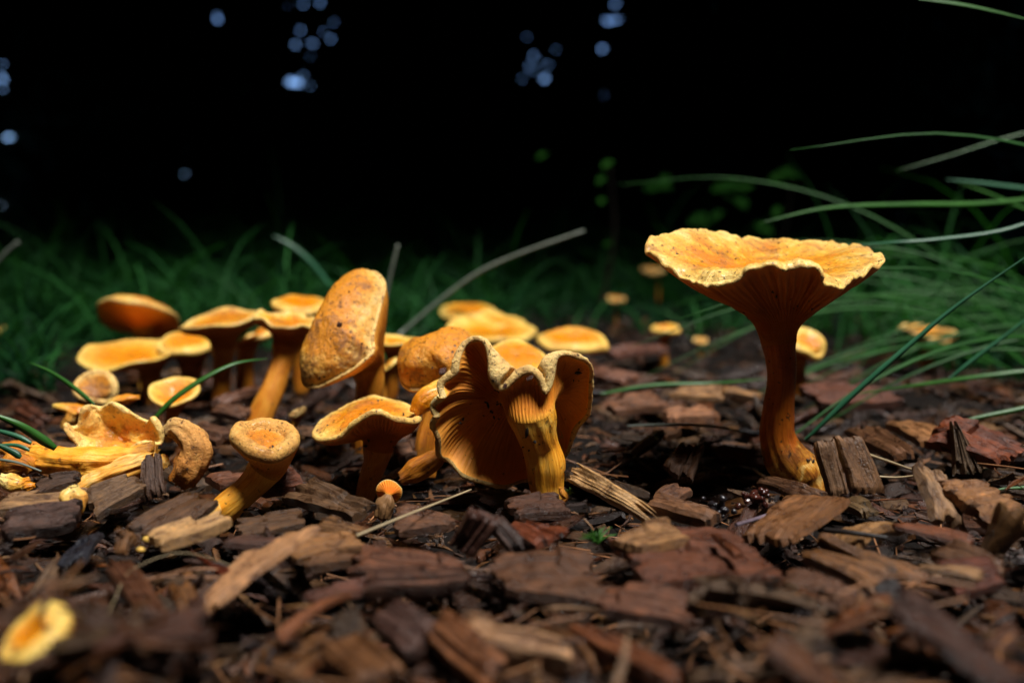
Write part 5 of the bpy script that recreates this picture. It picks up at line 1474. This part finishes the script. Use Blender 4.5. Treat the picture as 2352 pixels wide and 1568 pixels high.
strand("twig", "black upright splinter in front of the ochre shaving", [W(1935, 1290, 20.2), W(1940, 1250, 20.2), W(1944, 1215, 20.3)], .11, .09, M_CRUMB, "twig", GS)

# fine needles as ground litter
def needles():
    rs = np.random.RandomState(8)
    n = 420
    y = 13 + 36 * rs.rand(n) ** 1.4; x = (rs.rand(n) * 2 - 1) * y * .6
    ix = np.clip(((x - HX0) / HS).astype(int), 0, len(hx) - 1); iy = np.clip(((y - HY0) / HS).astype(int), 0, len(hy) - 1)
    z = HF[ix, iy] + .03
    Vs, Fs = [], []; off = 0
    for i in range(n):
        L = rs.uniform(.7, 2.6); a = rs.rand() * 3.14; r = rs.uniform(.012, .028)
        d = np.array([math.cos(a), math.sin(a), rs.randn() * .12]); c = np.array([x[i], y[i], z[i] + .05])
        b_ = rs.randn() * .12 * L
        P = open_spline(np.array([c - d * L / 2, c + np.array([-d[1], d[0], .4]) * b_, c + d * L / 2]), 6)
        A, _ = tube_grid(P, np.full(6, r), np.array([0, 0, 1.]), 4)
        Vs.append(A.reshape(-1, 3)); Fs.append(grid_faces(6, 4) + off); off += 24
    me = mesh_np("needle_litter", np.concatenate(Vs), np.concatenate(Fs), simple_mat("needle_brown", (0.20, 0.09, 0.04), .4, .4, .6, 80), True)
    tag(link("needle_litter", me), "scattered thin brown conifer needles lying over the chips", "needles", kind="stuff")
needles()

# moss tuft, red jelly, seeds
def moss(label, px, py, n, L, seed):
    rs = np.random.RandomState(seed); b0 = G(px, py, .1)
    root = empty("moss_tuft", b0); tag(root, label, "moss", "small green sprouts in the mulch")
    V, F, off = [], [], 0
    for i in range(n):
        a = rs.rand() * 6.28; el = rs.uniform(.2, 1.2); l = L * rs.uniform(.5, 1)
        d = np.array([math.cos(a) * math.cos(el), math.sin(a) * math.cos(el), math.sin(el)])
        P = open_spline(np.array([[0, 0, 0], d * l * .5 + [0, 0, .06], d * l]), 6)
        A, _ = tube_grid(P, np.linspace(.035, .008, 6), np.array([0.1, .3, 1.]), 4)
        V.append(A.reshape(-1, 3)); F.append(grid_faces(6, 4) + off); off += 24
    me = mesh_np("moss_leaves", np.concatenate(V), np.concatenate(F), M_MOSS, True)
    o = link("leaves", me, root); o["kind"] = "stuff"
moss("tiny bright green moss tuft in the dark gap behind the broad red slab", 1372, 1248, 26, .55, 1)
moss("minute green shoot in the dark gap at the folded mushroom's foot", 1310, 1135, 7, .3, 2)
moss("blurred green sprout in the dark hollow below the broad red slab", 1715, 1410, 10, .5, 3)

def lump(label, px, py, lift, size, seed, mat, cat, name):
    rs = np.random.RandomState(seed); b0 = G(px, py, 0)
    root = empty(name, b0); tag(root, label, cat)
    V, F, off = [], [], 0
    for i in range(26):
        c = rs.randn(3) * size * [.5, .45, .35] + [0, 0, lift]
        th = np.linspace(0, math.pi, 10); ph = np.arange(14) / 14 * 2 * math.pi
        s = size * rs.uniform(.12, .34)
        A = c + s * np.stack([np.sin(th)[:, None] * np.cos(ph), np.sin(th)[:, None] * np.sin(ph), np.cos(th)[:, None] + 0 * ph], -1)
        A = A + nz(A - c) * 0 + (A - c) * (vnoise(A, 6.0, seed) * .6)[..., None]
        V.append(A.reshape(-1, 3)); F.append(grid_faces(10, 14) + off); off += 140
    link("jelly_body", mesh_np(name, np.concatenate(V), np.concatenate(F), mat, True), root)
lump("dark red wet jelly lump before the tall mushroom's foot", 1738, 1185, .45, .38, 4, M_JELLY, "jelly fungus", "jelly_lump")
lump("black glistening lump beside the dark red jelly", 1648, 1195, .3, .34, 5, simple_mat("black_wet", (0.010, 0.008, 0.010), .3, .45, .4, 400), "dark lump", "wet_lump")
for k, (px, py, s, lab) in enumerate([(338, 1238, .075, "tiny yellow seed beside the pale honey coloured chip"), (322, 1262, .06, "second tiny yellow seed below the first")]):
    b0 = G(px, py, .35)
    th = np.linspace(0, math.pi, 10); ph = np.arange(14) / 14 * 2 * math.pi
    A = s * np.stack([1.6 * np.sin(th)[:, None] * np.cos(ph), np.sin(th)[:, None] * np.sin(ph), np.cos(th)[:, None] + 0 * ph], -1)
    A = A + A * (vnoise(A, 6.0, k) * .3)[..., None]
    o = link("seed", mesh_np("seed", A.reshape(-1, 3), grid_faces(10, 14), M_CAP_CLEAN, True), None, b0)
    tag(o, lab, "seed", "yellow seeds")

# dirt and bark bits lying on the caps
def bit(label, px, py, Y, L, w, ang, mat=None):
    rs = np.random.RandomState(int(px)); c = W(px, py, Y)
    me = chip_mesh("bark_bit", L, w, w * .5, 8, 6, rs, M_WOOD, 0, .3)
    ex = np.array([math.cos(ang), 0, math.sin(ang)]); n = nz([0, -.8, .6]); ey = nz(np.cross(n, ex)); n = np.cross(ex, ey)
    o = chip_obj(me, np.array([ex, ey, n]).T, c, (0.11, 0.045, 0.035), label, "bark bits stuck to the mushrooms", "bark_bit")
    o["category"] = "bark bit"
bit("purple brown bark bit stuck on the large stained cap", 778, 752, 28.75, .42, .16, 1.25)
bit("brown crumb stuck on the rounded cap behind the folded mushroom", 1016, 853, 27.2, .26, .2, .2)
bit("dark crumb on the folded mushroom's central arch", 1216, 868, 22.25, .2, .12, .3)
bit("dark crumb on the folded mushroom's first notch", 1160, 886, 22.1, .14, .1, 1.2)

# ------------------------------------------------------------------ grass beyond the mulch
def grass():
    rs = np.random.RandomState(12)
    n = 24000
    y = 46 + 230 * rs.rand(n) ** 1.5
    x = (rs.rand(n) * 2 - 1) * (y * .66 + 8)
    edge = 64 + 10 * np.sin(x * 0.11 + 1.2) + np.where(x > 0, 14, -9) + rs.randn(n) * 6
    edge = np.where(x > 26, 50, edge)
    m = y > edge
    m &= ~((x / y > -.52) & (x / y < -.17) & (y < 66))
    m &= ~((x / y > .27) & (y > 66) & (rs.rand(n) < .72))
    x, y = x[m], y[m]; n = len(x)
    H = (1.6 + 7.5 * rs.rand(n) ** 2.4) * (1 + np.clip((y - 80) / 160, 0, .8))
    patch = np.array([mnoise.noise(Vector((a * .035, b_ * .035, 3))) for a, b_ in zip(x, y)])
    H *= np.clip(1 + patch * 2.2, .3, 2.0)
    a = rs.rand(n) * 6.28; lean = rs.uniform(.5, 2.6, n)
    seg = 6; s = np.linspace(0, 1, seg)
    d = np.stack([np.cos(a), np.sin(a)], -1)
    X = x[:, None] + d[:, :1] * lean[:, None] * H[:, None] * s ** 1.8
    Y = y[:, None] + d[:, 1:] * lean[:, None] * H[:, None] * s ** 1.8
    Z = -.9 + H[:, None] * (s * 1.25 - .45 * lean[:, None] * s ** 2.6)
    w = (rs.uniform(.05, .14, n) * (1 + y / 160))[:, None] * (1 - s ** 2 * .95)
    b_ = rs.rand(n) * 6.28
    px_, py_ = np.cos(b_)[:, None] * w, np.sin(b_)[:, None] * w
    A = np.stack([np.stack([X - px_, Y - py_, Z], -1), np.stack([X + px_, Y + py_, Z], -1)], 2)
    V = A.reshape(-1, 3)
    i = (np.arange(n)[:, None] * seg + np.arange(seg - 1)) * 2
    F = np.stack([i, i + 1, i + 3, i + 2], -1).reshape(-1, 4)
    me = mesh_np("grass", V, F, M_GRASS, True)
    attr_float(me, "shade", np.repeat(np.clip(.45 + patch * .9 + rs.randn(n) * .22, 0, 1), seg * 2))
    tag(link("grass", me), "low dark green grass carpet beyond the mulch", "grass", kind="stuff")
grass()

# small leafy saplings dim beyond the grass
def sapling(label, stems, Y, seed, leaf=1.3):
    rs = np.random.RandomState(seed)
    b0 = W(stems[0][0], 640, Y) * [1, 1, 0]
    root = empty("sapling", b0); tag(root, label, "sapling", "small leafy saplings beyond the grass")
    top = W(stems[-1][0], stems[-1][1], Y)
    P = open_spline(np.array([b0, (b0 + top) / 2 + [1, 0, 0], top]), 14)
    A, _ = tube_grid(P, np.linspace(.25, .1, 14), np.array([1., 0, 0]), 6)
    link("stem", tube_mesh("stem", A - b0, M_BARK), root)
    for (px, py) in stems:
        c = W(px, py, Y) + rs.randn(3) * .3
        q = nz([rs.randn() * .4, -1, .9]); ax = nz(np.cross(q, [rs.randn(), 0, 1])); ay = np.cross(q, ax)
        l = leaf * rs.uniform(.8, 1.4)
        u = np.linspace(-1, 1, 9); wv = np.sqrt(np.maximum(0, 1 - u ** 2)) * .42
        G_ = []
        for uu, ww in zip(u, wv):
            for k in (-1, -.5, 0, .5, 1):
                G_.append(ax * uu * l + ay * ww * k * l + q * (abs(k) * .12 * ww - .15 * uu ** 2) * l)
        link("leaf", mesh_np("leaf", np.array(G_) + c - b0, grid_faces(9, 5, False), M_SAPLING, True), root)
sapling("dim sapling with bright green leaf tips above the tall cap", [(1745, 520), (1710, 462), (1668, 434), (1690, 438), (1700, 430), (1780, 490), (1800, 415), (1822, 398)], 120, 1, 1.5)
sapling("faint sapling with small dark leaves in the gloom between the two largest mushrooms", [(1620, 498), (1530, 420), (1510, 432), (1640, 490), (1600, 500)], 125, 2, 1.6)
sapling("thin wispy shoot with a few tiny leaves standing over the grass behind the bent stalk", [(1385, 560), (1384, 460), (1240, 356), (1390, 420), (1400, 380)], 110, 3, .8)
